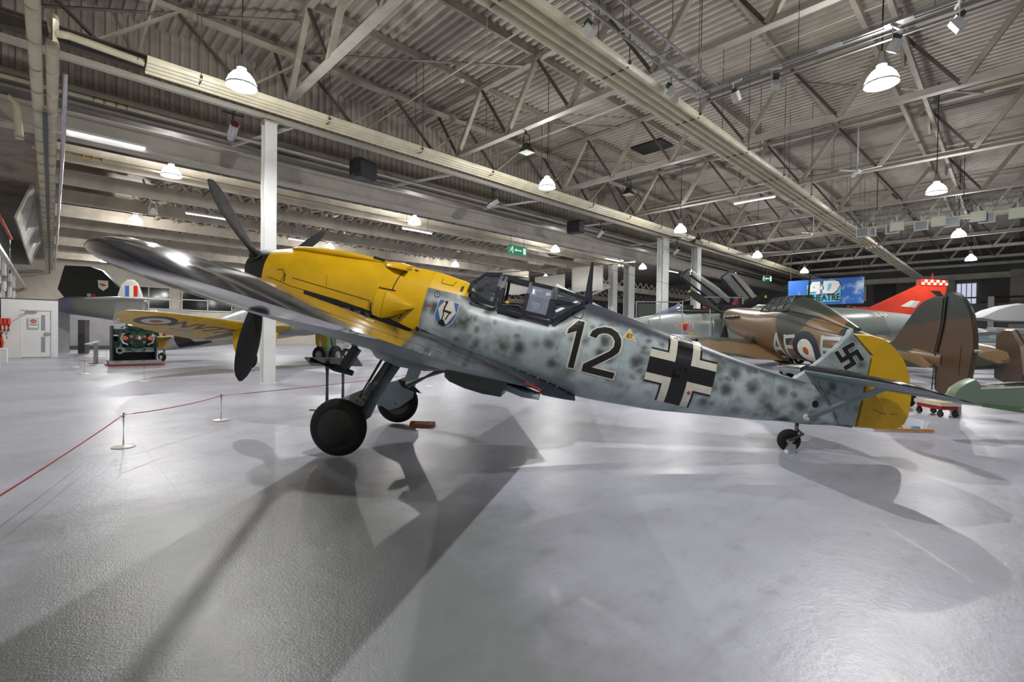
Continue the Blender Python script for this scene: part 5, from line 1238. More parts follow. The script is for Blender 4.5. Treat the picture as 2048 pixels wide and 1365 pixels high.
decal('trim_tab', strokes([[(-.50,1.30),(-.46,.78)]], .015), lambda u, v: Vector((u,.053,v)), 'black', r2)
bm = new(); tube(bm, [(-.72,0,1.22),(-.82,0,1.22)], .035, 8); obj('tail_lamp', bm, 'pipe', HU, 40)
for s in (1,-1):
    sta = [(s*y, le, te, z0, z1, th) for y, le, te, z0, z1, th in ((.06,-1.25,-.42,1.20,1.12,.12),(.8,-1.15,-.42,1.25,1.16,.10),(1.4,-.98,-.45,1.28,1.20,.07),(1.62,-.8,-.5,1.28,1.24,.03))]
    obj('tailplane', wing_bm(sta), ['camo','blue65'], HU, 50)
    sta = [(s*y, le, te, z0, z1, th) for y, le, te, z0, z1, th in ((.12,-.41,-.02,1.12,.92,.06),(.3,-.41,.05,1.13,.86,.06),(.8,-.42,.04,1.16,.92,.05),(1.4,-.44,-.1,1.20,1.05,.04),(1.6,-.48,-.28,1.22,1.18,.02))]
    obj('elevator', wing_bm(sta), ['camo','blue65'], HU, 50)
for s in (1,-1):
    bm = new(); tube(bm, [Vector((6.7,1.2*s,1.1)), Vector((7.0,1.2*s,.4))], .06, 10); obj('gear_leg', bm, 'gear', HU, 40); wheel('main_wheel', HU, None, (7.0,1.1*s,.39), .39, .2, 'Y', 'greylect')
bm = new(); tube(bm, [(.85,0,.86),(.8,0,.45)], .045, 10); obj('tail_wheel_leg', bm, 'greylect', HU, 40); wheel('tail_wheel', HU, None, (.72,0,.2), .195, .12, 'Y', 'greylect')
# trestle under its tail
tr = thing('tail_trolley', 'low wheeled trolley with pale pad under the brown fin', 'trolley', (11.95, .95, 0), .75)
bm = new(); box(bm, (0,0,.24), (.62,.36,.07)); obj('pad', bm, 'pipe', tr, 0)
bm = new(); box(bm, (0,0,.17), (.56,.30,.07)); obj('frame', bm, 'redtape', tr, 0)
for dx in (-.24,.24):
    for dy in (-.13,.13):
        bm = new(); lathe(bm, [(0,-.02),(.055,-.02),(.06,0),(.055,.02),(0,.02)], (dx,dy,.06), 'Y', 14); box(bm, (dx,dy,.1), (.03,.05,.08)); obj('castor', bm, 'black', tr, 40)
bm = new(); box(bm, (0,0,.30), (.16,.16,.60)); box(bm, (0,0,.62), (.5,.2,.06)); o = tag(obj('tail_support', bm, 'pipe', None, 0), 'pale support block under the tail of the camouflaged fighter', 'support'); o.location = (12.95, .75, .003)
bm = new(); bar(bm, (-.42,0,.035), (.42,0,.03), .05, .035); bar(bm, (0,.02,.06), (-.18,.05,.12), .02, .02); o = tag(obj('wooden_batten', bm, 'wood', None, 0), 'orange wooden batten lying on the floor below the yellow rudder', 'batten'); o.location = (9.35, 1.12, 0.0); o.rotation_euler = (0,0,-.86)
bm = new(); bmesh.ops.create_icosphere(bm, subdivisions=2, radius=.06)
for v in bm.verts: v.co.z *= .45; v.co.x *= 1.4+.2*math.sin(v.co.y*40)
o = tag(obj('blue_rag', bm, 'bluecloth', None, 60), 'small blue rag on the floor beside the wooden batten', 'rag'); o.location = (9.75, 1.02, .03)
# ------------------------------------------------------------ grey jet with red fin
PH = thing('jet_aircraft', 'grey green two seat jet with red fin and raised canopies, marked XV424', 'aircraft', (33.47, 2.52, 0), math.atan2(12.61-2.52, 18.63-33.47))
T3 = [(-18.6,1.75,1.55,.08,1.65),(-18.2,1.85,1.42,.2,1.64),(-17.5,2.12,1.25,.42,1.7),(-16.6,2.30,1.12,.6,1.7),(-15.9,2.42,1.05,.68,1.72),(-15.0,2.55,1.0,.72,1.75),(-14.0,2.60,.98,.78,1.8),(-12.6,2.62,.98,.85,1.8),(-11.6,2.95,1.0,.95,1.85),(-9.5,3.02,1.0,1.25,1.9),(-7.3,2.95,1.05,1.35,1.95),(-5.6,2.94,1.15,1.25,2.0),(-4.4,2.86,1.3,1.0,2.05),(-2.6,2.74,1.6,.7,2.15),(-.8,2.60,1.9,.4,2.25),(.0,2.45,2.1,.2,2.3)]
obj('fuselage', fuselage_bm(T3, -18.6, 0, 60), 'jet', PH, 40)
s3 = lambda e=.01: (lambda a, z: V(a, surf_y(T3, a, z)+e, z))
for s in (1,-1):
    bm = new(); rings = []
    for a, g in ((-12.2,.0),(-12.15,.02),(-11.5,.02),(-9.0,.0),(-7.0,-.3)):
        rings.append([V(a, s*y, z) for y, z in ((.95+g,1.25),(1.32+g,1.35),(1.45+g,1.8),(1.40+g,2.3),(1.2+g,2.62),(.9+g,2.66))])
    loft(bm, rings); obj('air_intake', bm, 'jet', PH, 30)
    bm = new(); plate(bm, [(-13.4,1.35),(-12.0,1.25),(-12.0,2.6),(-13.2,2.5)], .03, lambda u, v, w, s=s: V(u, s*1.16+w, v)); obj('intake_splitter', bm, 'greygreen', PH, 0)
    wv = [(s*y, le, te, z, z, th) for y, le, te, z, th in ((1.1,-10.6,-4.6,1.35,.22),(3.6,-7.6,-4.4,1.4,.12),(5.8,-5.2,-3.6,1.75,.05))]
    obj('wing', wing_bm(wv), ['jet','greywall'], PH, 50)
    wv = [(s*y, le, te, z, z, th) for y, le, te, z, th in ((.3,-2.2,-.2,2.35,.08),(2.6,-.3,.5,1.75,.04))]
    obj('tailplane', wing_bm(wv), ['silver','silver'], PH, 50)
pj = lambda u, v, w: Vector((u, w, v))
bm = new(); plate(bm, [(5.35,2.93),(5.2,3.0),(4.41,3.02),(1.60,4.21),(1.56,4.25),(-.13,4.25),(-.10,3.98),(.04,3.51),(.4,2.85),(.55,2.70),(3.0,2.72)], .20, pj, taper=.97); fn = obj('fin', bm, 'red', PH, 30)
bm = new(); plate(bm, [(1.60,4.2),(1.56,4.52),(1.2,4.54),(-.15,4.50),(-.15,4.22)], .24, pj, taper=.97); cap = obj('fin_cap', bm, 'red', PH, 30)
ck_ = []
for i in range(9):
    for j in range(2):
        if (i+j) % 2 == 0: x0 = 1.5-i*.18; ck_.append([(x0,4.24+j*.13),(x0-.18,4.24+j*.13),(x0-.18,4.37+j*.13),(x0,4.37+j*.13)])
decal('fin_checks', ck_, lambda u, v: Vector((u,.127,v)), 'dwhite', cap)
decal('fin_flash', [[(2.75,3.10),(1.85,3.05),(1.55,3.38),(2.1,3.42)]], lambda u, v: Vector((u,.108,v)), 'dwhite', fn); decal('fin_flash_blue', [[(2.2,3.08),(1.85,3.05),(1.56,3.37),(1.85,3.40)]], lambda u, v: Vector((u,.111,v)), 'dgrey', fn)
decal('fin_notch', [[(.95,3.95),(.35,3.95),(-.02,3.55),(.30,3.55)]], lambda u, v: Vector((u,.108,v)), 'darkline', fn)
bm = new(); tube(bm, [(5.3,0,2.98),(5.7,0,3.02)], [.06,.04], 10); tube(bm, [(.7,0,4.52),(.7,0,4.85)], .03, 8); obj('fin_probes', bm, 'red', fn, 40)
text_decal('serial_xv424', 'XV424', .34, lambda u, v: s3(.02)(-4.70-u*-1.0, 2.58+v), 'dwhite', PH, sx=1.0, bold=.008)
cq = []
for i in range(6):
    if i in (2,3): continue
    for j in range(3):
        for k in range(2):
            if (i*2+k+j) % 2 == 0: x0 = -15.28+i*.13+k*.065; cq.append([(x0,1.80+j*.06),(x0+.065,1.80+j*.06),(x0+.065,1.86+j*.06),(x0,1.86+j*.06)])
decal('squadron_checks', cq, s3(), 'dred', PH); decal('squadron_checks_white', [[(-15.30,1.79),(-15.0,1.79),(-15.0,1.99),(-15.30,1.99)],[(-14.78,1.79),(-14.48,1.79),(-14.48,1.99),(-14.78,1.99)]], s3(.006), 'dwhite', PH)
decal('squadron_bird', [[(-15.04,1.98),(-14.74,1.98),(-14.80,1.74),(-14.88,1.66),(-14.98,1.74)]], s3(.014), 'dred', PH); decal('squadron_flames', [[(-15.03,2.0),(-15.0,2.14),(-14.95,2.04),(-14.90,2.16),(-14.84,2.04),(-14.78,2.13),(-14.75,2.0)],[(-14.72,1.50),(-14.5,1.50),(-14.5,1.62),(-14.72,1.62)],[(-14.42,1.54),(-14.1,1.54),(-14.1,1.58),(-14.42,1.58)]], s3(.016), 'dyel', PH)
decal('nose_seams', strokes([[(-16.55,2.2),(-16.5,1.2)],[(-13.6,2.5),(-13.55,1.1)]], .02), s3(), 'darkline', PH)
# cockpits: windscreen, dark tub, raised canopies
bm = new(); loft(bm, [[V(a, hw_*math.cos(t), zb_+h_*math.sin(t)) for t in [math.pi*j/12 for j in range(13)]] for a, hw_, zb_, h_ in ((-16.1,.1,2.40,.02),(-15.4,.32,2.46,.22),(-14.85,.42,2.50,.42))]); obj('windscreen', bm, glassy('jet_windscreen', '#6a6f86', .55, .05), PH, 50)
bm = new(); tube(bm, [V(-14.84,.43*math.cos(t),2.50+.44*math.sin(t)) for t in [math.pi*j/10 for j in range(11)]], .03, 8); obj('windscreen_arch', bm, 'frame', PH, 40)
bm = new(); box(bm, V(-13.9,0,2.60), (1.7,.9,.22)); box(bm, V(-12.3,0,2.78), (1.1,.9,.3)); box(bm, V(-13.25,0,2.86), (.2,.5,.55)); box(bm, V(-11.75,0,3.1), (.2,.5,.5)); box(bm, V(-14.4,0,2.78), (.3,.6,.2)); obj('cockpit_tub', bm, 'seat', PH, 0)
for a in (-13.25, -11.75):
    bm = new(); lathe(bm, [(.1+.02*math.cos(t), .02*math.sin(t)) for t in [2*math.pi*k/6 for k in range(6)]], V(a-.15,.2,2.95 if a < -13 else 3.15), 'Y', 12, close=True); box(bm, V(a-.4,.28,2.8 if a < -13 else 3.0), (.16,.08,.1)); obj('ejection_seat_fittings', bm, 'red', PH, 0)
def open_canopy(a_h, z_h, L, ang, nm):
    ca, sa = math.cos(math.radians(ang)), math.sin(math.radians(ang))
    def X_(l, y, h): return Vector((-(a_h)+l*ca-h*sa*1.0, y, z_h+l*sa+h*ca))
    bm = new(); hw_ = .42
    rings = []
    for k in range(9):
        l = L*k/8; h = .50-.10*abs(k-3)/5
        rings.append([X_(l, hw_*math.cos(t), h*math.sin(t)) for t in [math.pi*j/12 for j in range(13)]])
    R_ = [[bm.verts.new(p) for p in r] for r in rings]
    for A_, B_ in zip(R_, R_[1:]):
        for j in range(12): bm.faces.new((A_[j], A_[j+1], B_[j+1], B_[j]))
    c = obj(nm, bm, glassy('canopy_perspex', '#c4c7c0', .42, .1), PH, 60)
    bm = new(); tube(bm, rings[-1], .045, 8); tube(bm, rings[0], .035, 8)
    for s in (0, 12): tube(bm, [r[s] for r in rings], .05, 8)
    obj('canopy_rim', bm, 'frame', c, 40)
open_canopy(-12.55, 2.98, 2.35, 33, 'front_canopy'); open_canopy(-11.2, 3.1, 1.7, 45, 'rear_canopy')
for a, y in ((-15.2,0),(-6.4,2.3),(-6.4,-2.3)):
    bm = new(); tube(bm, [V(a,y,1.5),V(a,y,.45)], .07, 10); obj('gear_leg', bm, 'white', PH, 40); wheel('landing_wheel', PH, None, V(a,y,.36), .355, .22, 'Y', 'white')
# visitor platform rail by the jet nose
t = thing('platform_rail', 'grey tubular handrail with glass side around the jet cockpit platform', 'handrail', (0,0,0))
def W3(px_r, fwd, z): return P2(px_r, fwd, z)
bm = new()
pts = [P2(4.95,19.2,2.75), P2(8.6,19.4,2.78)]
tube(bm, [P2(4.95,19.2,1.4),P2(4.95,19.2,2.78),P2(6.6,19.2,2.78),P2(7.6,19.2,3.0),P2(9.2,19.2,3.0),P2(9.2,19.2,1.6)], .025, 8)
for r in (5.9,6.8,7.9): tube(bm, [P2(r,19.2,.0),P2(r,19.2,2.8)], .022, 8)
tube(bm, [P2(6.6,19.2,2.45),P2(9.2,19.2,2.45)], .018, 8)
obj('tubes', bm, 'galv', t, 40)
bm = new(); bm.faces.new([bm.verts.new(P2(r, 19.25, z)) for r, z in ((5.0,1.5),(5.9,1.5),(5.9,2.7),(5.0,2.7))]); obj('glass_side', bm, glassy('rail_glass', '#7c877f', .35, .1), t, 0)

# ------------------------------------------------------------ yellow target tug NV778
tc = P2(-9.15, 19.6)
TE = thing('target_tug_aircraft', 'silver and yellow propeller aircraft with black stripes, marked NV778', 'aircraft', tc, math.radians(-57.7))
MT = pitch_mx(2.35, 2.55, 11.5)
T4 = [(.2,.45,-.62,.45,-.08),(.6,.62,-.95,.52,-.1),(1.6,.66,-1.0,.55,-.1),(2.8,.68,-.80,.56,-.08),(3.5,.70,-.75,.56,-.06),(4.2,.66,-.72,.54,-.05),(5.5,.52,-.66,.46,-.05),(7.0,.38,-.50,.32,-.04),(8.5,.26,-.34,.16,-.03),(9.4,.2,-.22,.06,0)]
obj('fuselage', fuselage_bm(T4, .2, 9.4, 46), 'silver', TE, 40, MT)
s4 = lambda e=.01, sg=-1: (lambda a, z: V(a, sg*(surf_y(T4, a, z)+e), z))
decal('yellow_band', [[(5.2,.45),(5.75,.42),(5.85,-.5),(5.15,-.5)]], s4(), 'yellow', TE, MT)
decal('black_band', [[(7.5,.3),(8.1,.25),(7.9,-.36),(7.5,-.38),(6.8,-.45),(6.0,-.46),(6.0,-.38),(6.9,-.28)]], s4(), 'dblack', TE, MT)
decal('belly_yellow', [[(2.0,-.30),(4.9,-.30),(4.9,-.55),(2.0,-.62)]], s4(.012), 'yellow', TE, MT)
text_decal('fuselage_serial', 'NV778', .40, lambda u, v: s4(.015)(6.5-u, .02+v), 'dblack', TE, MT, sx=1.0, bold=.006)
bm = new(); lathe(bm, [(0,.5),(.15,.44),(.3,.25),(.38,0),(0,0)], V(.2,0,-.08), 'X', 24); obj('spinner', bm, 'silver', TE, 50, MT)
for d_ in (20,110,200,290): obj('propeller_blade', blade_bm(2.1, .28, math.radians(d_), 0, -.08, .3), 'prop', TE, 50, MT)
bm = new(); loft(bm, [[V(a, w_*math.cos(t), zb_+h_*math.sin(t)) for t in [math.pi*j/12 for j in range(13)]] for a, w_, zb_, h_ in ((2.55,.2,.62,.05),(3.0,.38,.60,.42),(3.6,.40,.60,.56),(4.4,.30,.58,.45),(5.2,.1,.52,.1))]); obj('bubble_canopy', bm, glassy('tug_canopy', '#9a9c98', .55, .15), TE, 50, MT)
EL = [(.5,2.95,.30),(1.5,2.9,.27),(2.2,2.85,.25),(3.2,2.62,.21),(4.2,2.25,.16),(5.0,1.8,.12),(5.6,1.3,.08),(6.0,.8,.05),(6.22,.35,.02)]
def tz(y): return -.55 + max(0, y-1.9)*.115
for s in (1,-1):
    sta = [(s*y, 2.0+(2.95-c)*.30, 2.0+(2.95-c)*.30+c, tz(y), tz(y)-.02, th) for y, c, th in EL]
    w_ = obj('wing', wing_bm(sta), ['silver','yellow'], TE, 50, MT)
    def low(u, v, s=s):
        c, th = lerp_tab(EL, max(.5, min(6.2, u))); le = 2.0+(2.95-c)*.30; f = max(0, min(1, (v-le)/c)); l_ = 0
        for p_, q_ in zip(FOIL, FOIL[1:]):
            if f <= q_[0]: l_ = p_[2]+(q_[2]-p_[2])*(f-p_[0])/(q_[0]-p_[0]); break
        return V(v, s*u, tz(u)-.02*f+l_*th-.006)
    if s == -1:
        # markings under the near wing: u outboard, v chordwise
        L_ = lambda P, m, n: decal(n, P, low, m, w_, None, .4, .4)
        L_([circle(5.0,3.2,.56)], 'dnavy', 'roundel_navy'); low2 = lambda u, v: low(u, v)-Vector((0,0,.004)); low3 = lambda u, v: low(u, v)-Vector((0,0,.008))
        decal('roundel_white', [circle(5.0,3.2,.38)], low2, 'dwhite', w_); decal('roundel_red', [circle(5.0,3.2,.17)], low3, 'dbrick', w_)
        text_decal('wing_serial', 'NV778', 1.05, lambda u, v: low2(3.2-u*.85, 3.15-v), 'dblack', w_, bold=.008)
        decal('black_stripe', [[(2.0,2.1),(2.45,2.12),(2.1,4.6),(1.6,4.7)]], low, 'dblack', w_)
        decal('grey_patch', [[(4.1,3.75),(3.3,3.75),(3.0,4.1),(3.9,4.1)]], low, 'greylect', w_)
    else:
        decal('black_stripe', [[(.9,2.1),(1.5,2.12),(2.0,4.6),(1.2,4.7)],[(3.4,2.3),(3.9,2.35),(3.6,4.6),(3.1,4.7)]], low, 'dblack', w_)
bm = new(); plate(bm, [(8.0,.28),(8.4,.7),(8.7,1.25),(9.0,1.55),(9.3,1.62),(9.6,1.5),(9.85,1.15),(9.95,.7),(9.93,.2),(9.8,-.1),(9.5,-.22),(9.2,-.2)], .12, lambda u, v, w: V(u, w, v), taper=.95); tf = obj('fin', bm, 'tailwhite', TE, 30, MT)
decal('fin_flash', [[(8.62,.25),(8.80,.25),(8.80,.72),(8.62,.72)]], lambda u, v: V(u,-.07,v), 'dred', tf); decal('fin_flash_white', [[(8.80,.25),(8.98,.25),(8.98,.72),(8.80,.72)]], lambda u, v: V(u,-.07,v), 'dwhite', tf); decal('fin_flash_blue', [[(8.98,.25),(9.16,.25),(9.16,.72),(8.98,.72)]], lambda u, v: V(u,-.07,v), 'dnavy', tf)
for s in (1,-1): obj('tailplane', wing_bm([(s*y, le, te, .2, .2, th) for y, le, te, th in ((.1,8.2,9.5,.1),(1.0,8.4,9.4,.07),(1.75,8.75,9.2,.02))]), ['silver','yellow'], TE, 50, MT)
for s in (1,-1):
    bm = new(); tube(bm, [(0,2.05*s,1.45),(0,2.15*s,.45)], .08, 10); obj('gear_leg', bm, 'gear', TE, 40); w_ = wheel('main_wheel', TE, None, (0,2.1*s,.38), .38, .24, 'Y', 'greylect')
    bm = new(); plate(bm, [(-.45,1.55),(.45,1.5),(.36,.75),(.25,.55),(-.30,.55),(-.42,.9)], .02, lambda u, v, w, s=s: Vector((u, (2.35)*s+w, v))); obj('gear_door', bm, 'yellow', TE, 0)
    bm = new(); plate(bm, [(.55,1.30),(1.0,1.35),(.82,.62)], .02, lambda u, v, w, s=s: Vector((u, 1.75*s+w, v))); obj('inner_gear_door', bm, 'yellow', TE, 0)
bm = new(); tube(bm, [(-6.3,0,.9),(-6.35,0,.3)], .05, 10); obj('tail_wheel_leg', bm, 'gear', TE, 40); wheel('tail_wheel', TE, None, (-6.45,0,.2), .2, .13, 'Y', 'white')
bm = new(); plate(bm, [(-6.0,.95),(-6.9,.95),(-6.75,.55),(-6.3,.62),(-6.0,.55)], .3, lambda u, v, w: Vector((u, w, v))); obj('tail_wheel_doors', bm, 'yellow', TE, 0)
# ------------------------------------------------------------ dark finned jet hanging tail, far left
CA = thing('black_finned_jet', 'grey green jet rear fuselage with tall black fin and shield crest, far left', 'aircraft', P2(-25.4, 27.0), math.atan2((P2(-22.3,27.4)-P2(-26,27)).y, (P2(-22.3,27.4)-P2(-26,27)).x))
T5 = [(-6.0,3.05,1.85,.7,2.35),(-3.8,3.05,1.75,.62,2.35),(-2.2,3.18,1.98,.55,2.5),(-1.0,3.22,2.15,.5,2.6),(-.2,3.15,2.25,.42,2.7),(.3,2.9,2.5,.2,2.7)]
obj('rear_fuselage', fuselage_bm(T5, -4.2, -.1, 20), 'greygreen', CA, 40)
obj('tail_cone', fuselage_bm(T5, -1.1, .3, 10), 'purple', CA, 40)
bm = new(); plate(bm, [(-.2,3.15),(.12,3.6),(-.25,4.95),(-1.6,4.93),(-2.25,4.7),(-3.9,2.95),(-3.0,3.0)], .22, lambda u, v, w: Vector((-u, w, v)), taper=.97); cf_ = obj('fin', bm, 'blackfin', CA, 30)
cm = lambda e: (lambda u, v: Vector((-u, -.115-e, v)))
decal('crest_shield', [[(-2.0,4.15),(-2.55,4.12),(-2.55,3.75),(-2.3,3.55),(-2.05,3.72)]], cm(.004), 'dwhite', cf_); decal('crest_bird', [[(-2.1,3.98),(-2.3,3.95),(-2.48,3.85),(-2.3,3.8),(-2.15,3.88)]], cm(.009), 'dbrick', cf_)
decal('small_flash', [[(-1.45,3.2),(-1.65,3.2),(-1.65,3.38),(-1.45,3.38)]], cm(.004), 'dgrey', cf_); decal('small_flash_red', [[(-1.68,3.2),(-1.88,3.2),(-1.88,3.36),(-1.68,3.36)]], cm(.004), 'dred', cf_)
bm = new(); lathe(bm, [(.0,0),(.32,0),(.36,.1),(.42,.9),(0,.9)], (3.3,-.2,2.1), 'X', 20); obj('jet_pipe', bm, 'greygreen', CA, 40)
bm = new(); box(bm, (1.2,0,.95), (.35,.35,1.88)); obj('support_pylon', bm, 'darkwall', CA, 0)
# ------------------------------------------------------------ pale grey tail with fin flash
ME = thing('pale_tail_aircraft', 'pale grey tail with red white and blue fin flash and high tailplane', 'aircraft', P2(-20.2, 25.0), math.atan2((P2(1,0)).y, (P2(1,0)).x))
bm = new(); plate(bm, [(-.55,1.7),(-.5,2.2),(-.30,3.2),(-.1,3.75),(.15,3.98),(.5,3.98),(.72,3.8),(.9,3.3),(1.0,3.0),(1.05,1.7)], .14, lambda u, v, w: Vector((u, w, v)), taper=.96); mf = obj('fin', bm, 'tailwhite', ME, 30)
for i, m_ in enumerate(('dblue','dwhite','dred')): decal('fin_flash_'+('blue','white','red')[i], [[(.1+i*.22,3.1),(.32+i*.22,3.1),(.32+i*.22,3.66),(.1+i*.22,3.66)]], lambda u, v: Vector((u, -.08, v)), m_, mf)
bm = new(); rings = []
for x, hw_, th in ((-1.9,.3,.02),(-1.2,.55,.05),(0,.75,.07),(1.2,.6,.06),(2.2,.35,.03),(3.0,.1,.015)):
    rings.append([Vector((x, hw_*math.cos(t), 3.02+th*math.sin(t)-abs(x)*.03)) for t in [2*math.pi*j/16 for j in range(16)]])
loft(bm, rings); obj('tailplane', bm, 'tailwhite', ME, 40)
bm = new(); loft(bm, [[Vector((x, w_*math.cos(t), 1.9+h_*math.sin(t))) for t in [2*math.pi*j/20 for j in range(20)]] for x, w_, h_ in ((-.6,.03,.03),(-.2,.12,.12),(.6,.25,.2),(2.4,.4,.35))]); obj('rear_fuselage', bm, 'tailwhite', ME, 40)
bm = new(); box(bm, (1.5,0,.6), (.3,.4,1.2)); obj('support', bm, 'greylect', ME, 0)
# ------------------------------------------------------------ engine on stand
EN = thing('engine_on_stand', 'dark green aero engine with bright hub shown on a low grey stand', 'engine', P2(-14.75, 18.8), .02)
# faces -y
bm = new(); box(bm, (0,.2,.13), (1.62,.95,.14)); obj('stand_base', bm, 'greylect', EN, 0)
bm = new(); box(bm, (-.70,.2,.85), (.05,.8,1.35)); box(bm, (.62,.2,.65), (.06,.8,.95)); box(bm, (0,.55,.65), (1.35,.05,.95)); obj('stand_frame', bm, 'black', EN, 0)
bm = new(); box(bm, (0,.1,.03), (1.75,1.3,.03)); obj('red_base_mat', bm, 'redtape', EN, 0)
bm = new(); lathe(bm, [(0,-.55),(.30,-.55),(.44,-.42),(.50,-.1),(.50,.5),(0,.5)], (0,0,1.02), 'Y', 20); obj('crankcase', bm, 'engine', EN, 25)
random.seed(3)
bm = new()
for s in (1,-1):
    for k in range(4): box(bm, (s*.50,-.25+k*.22,1.30), (.30,.16,.22)); box(bm, (s*.52,-.25+k*.22,.80), (.30,.16,.22))
    box(bm, (s*.58,.1,1.32), (.16,1.0,.14)); box(bm, (s*.58,.1,.76), (.16,1.0,.14))
box(bm, (0,.1,1.55), (.5,.7,.16)); obj('cylinder_blocks', bm, 'engine', EN, 0)
bm = new()
for k in range(70):
    a = random.uniform(0, 2*math.pi); r = random.uniform(.2,.58); c_ = (r*math.cos(a)*1.15, -.58+random.uniform(-.05,.12), 1.05+r*math.sin(a)*.85)
    if random.random() < .5: box(bm, c_, (random.uniform(.03,.1), .08, random.uniform(.03,.1)))
    else: lathe(bm, [(0,-.05),(.03,-.05),(.035,.04),(0,.05)], c_, 'Y', 8)
obj('engine_accessories', bm, 'engine', EN, 0)
bm = new()
for s in (1,-1):
    tube(bm, [(s*.30,-.62,1.28),(s*.44,-.64,1.22),(s*.50,-.64,1.05),(s*.44,-.64,.88),(s*.30,-.62,.82)], .035, 8)
tube(bm, [(-.5,-.55,1.45),(-.3,-.6,1.56),(0,-.62,1.52),(.3,-.6,1.54),(.5,-.55,1.42)], .03, 8)
obj('bright_pipes', bm, 'chrome', EN, 40)
bm = new()
for s in (1,-1):
    lathe(bm, [(0,-.03),(.08,-.02),(.09,.02),(0,.03)], (s*.38,-.62,1.06), 'Y', 14); lathe(bm, [(0,-.03),(.05,-.02),(.05,.02),(0,.03)], (s*.20,-.64,.90), 'Y', 12); lathe(bm, [(0,-.03),(.05,-.02),(.05,.02),(0,.03)], (s*.20,-.64,1.12), 'Y', 12)
obj('copper_caps', bm, 'orange', EN, 40)
bm = new(); lathe(bm, [(0,-.26),(.05,-.25),(.07,-.18),(.11,-.14),(.13,-.08),(.15,0),(0,0)], (.03,-.55,1.05), 'Y', 24); obj('propeller_shaft', bm, 'chrome', EN, 40)
bm = new(); box(bm, (.02,-.45,.62), (1.0,.08,.18)); lathe(bm, [(.08,-.05),(.14,-.05),(.14,.05),(.08,.05)], (-.52,-.5,.60), 'Y', 6, close=True); box(bm, (-.5,-.45,.95), (.06,.08,.65)); obj('engine_bearer', bm, 'gear', EN, 0)
# ------------------------------------------------------------ barriers
def stanchion(p, label, h=.41, first=[None]):
    if first[0] is None:
        t = thing('rope_stanchion', label, 'barrier post', p, 0, 'low white barrier posts')
        bm = new(); lathe(bm, [(0,.025),(.02,.024),(.10,.014),(.118,.006),(.118,0),(0,0)], (0,0,0), 'Z', 28); obj('base_disc', bm, 'ropepost', t, 40)
        bm = new(); tube(bm, [(0,0,.02),(0,0,.37)], .011, 10); obj('post', bm, 'ropepost', t, 40)
        bm = new(); tube(bm, [(0,0,.355),(0,0,.41)], .017, 10); obj('cord_holder', bm, 'greylect', t, 40)
        first[0] = t; return t
    return dup(first[0], p, 0, label)
SP = [(.62,7.28,'nearest white barrier post, on the left floor'),(1.91,8.5,'white barrier post by the far main wheel row, second nearest'),(1.80,16.1,'white barrier post in front of the engine stand'),(.75,19.9,'white barrier post left of the engine post line, third from the near end'),(.62,23.5,'white barrier post in the left distance'),(.95,26.5,'white barrier post farthest left, by the lectern'),(2.0,31.5,'thin white barrier post behind the lectern'),(2.6,31.5,'thin white barrier post right of the one behind the lectern'),(7.2,10.6,'white barrier post beyond the fighter, right of its wheels')]
for x, y, l in SP: stanchion((x, y, .003), l)
def cord(a, b, label, sag=.03):
    bm = new(); a, b = Vector(a), Vector(b); d_ = (b-a).normalized()*.0172; a, b = a+d_, b-d_; tube(bm, [a.lerp(b, k/14)-Vector((0,0,sag*4*(k/14)*(1-k/14))) for k in range(15)], .006, 6); tag(obj('barrier_cord', bm, 'redtape', None, 40), label, 'barrier cord', 'red barrier cords')
cord((.62,7.28,.385),(.80,2.2,.30) if False else (-.55,3.3,.35),'red cord running from the nearest post to the left picture edge', .02)
cord((.62,7.28,.385),(1.91,8.5,.385),'red cord between the two nearest barrier posts')
cord((1.91,8.5,.385),(7.2,10.6,.385),'red cord passing behind the fighter wheels')
cord((.75,19.9,.385),(.62,23.5,.385),'red cord between posts in the left distance')
cord((.62,23.5,.385),(.95,26.5,.385),'red cord at the far left lectern')
# info lectern behind the wheels
t = thing('information_lectern', 'slanted information panel on two dark posts behind the near wheel', 'lectern', P2(-3.22, 8.7), -.69)
bm = new(); box(bm, (0,0,0), (.92,.40,.02), Matrix.Rotation(-.42, 3, 'X')); bmesh.ops.translate(bm, verts=bm.verts, vec=(0,0,.86)); obj('panel', bm, 'graphite', t, 0)
for dx in (-.12,.16):
    bm = new(); tube(bm, [(dx,0,.02),(dx,0,.84)], .042, 12); obj('post', bm, 'graphite', t, 40)
bm = new(); box(bm, (0,0,.012), (.75,.35,.02)); obj('base_plate', bm, 'greylect', t, 0)
t = thing('small_lectern', 'small grey lectern beside the engine stand', 'lectern', (1.30, 25.6, 0), .3)
bm = new(); box(bm, (0,0,.40), (.12,.10,.80)); obj('post', bm, 'greylect', t, 0); bm = new(); box(bm, (-.12,0,.84), (.42,.3,.03), Matrix.Rotation(-.3,3,'Y')); obj('panel', bm, 'white', t, 0); bm = new(); box(bm, (0,0,.01), (.4,.3,.02)); obj('base_plate', bm, 'redtape', t, 0)
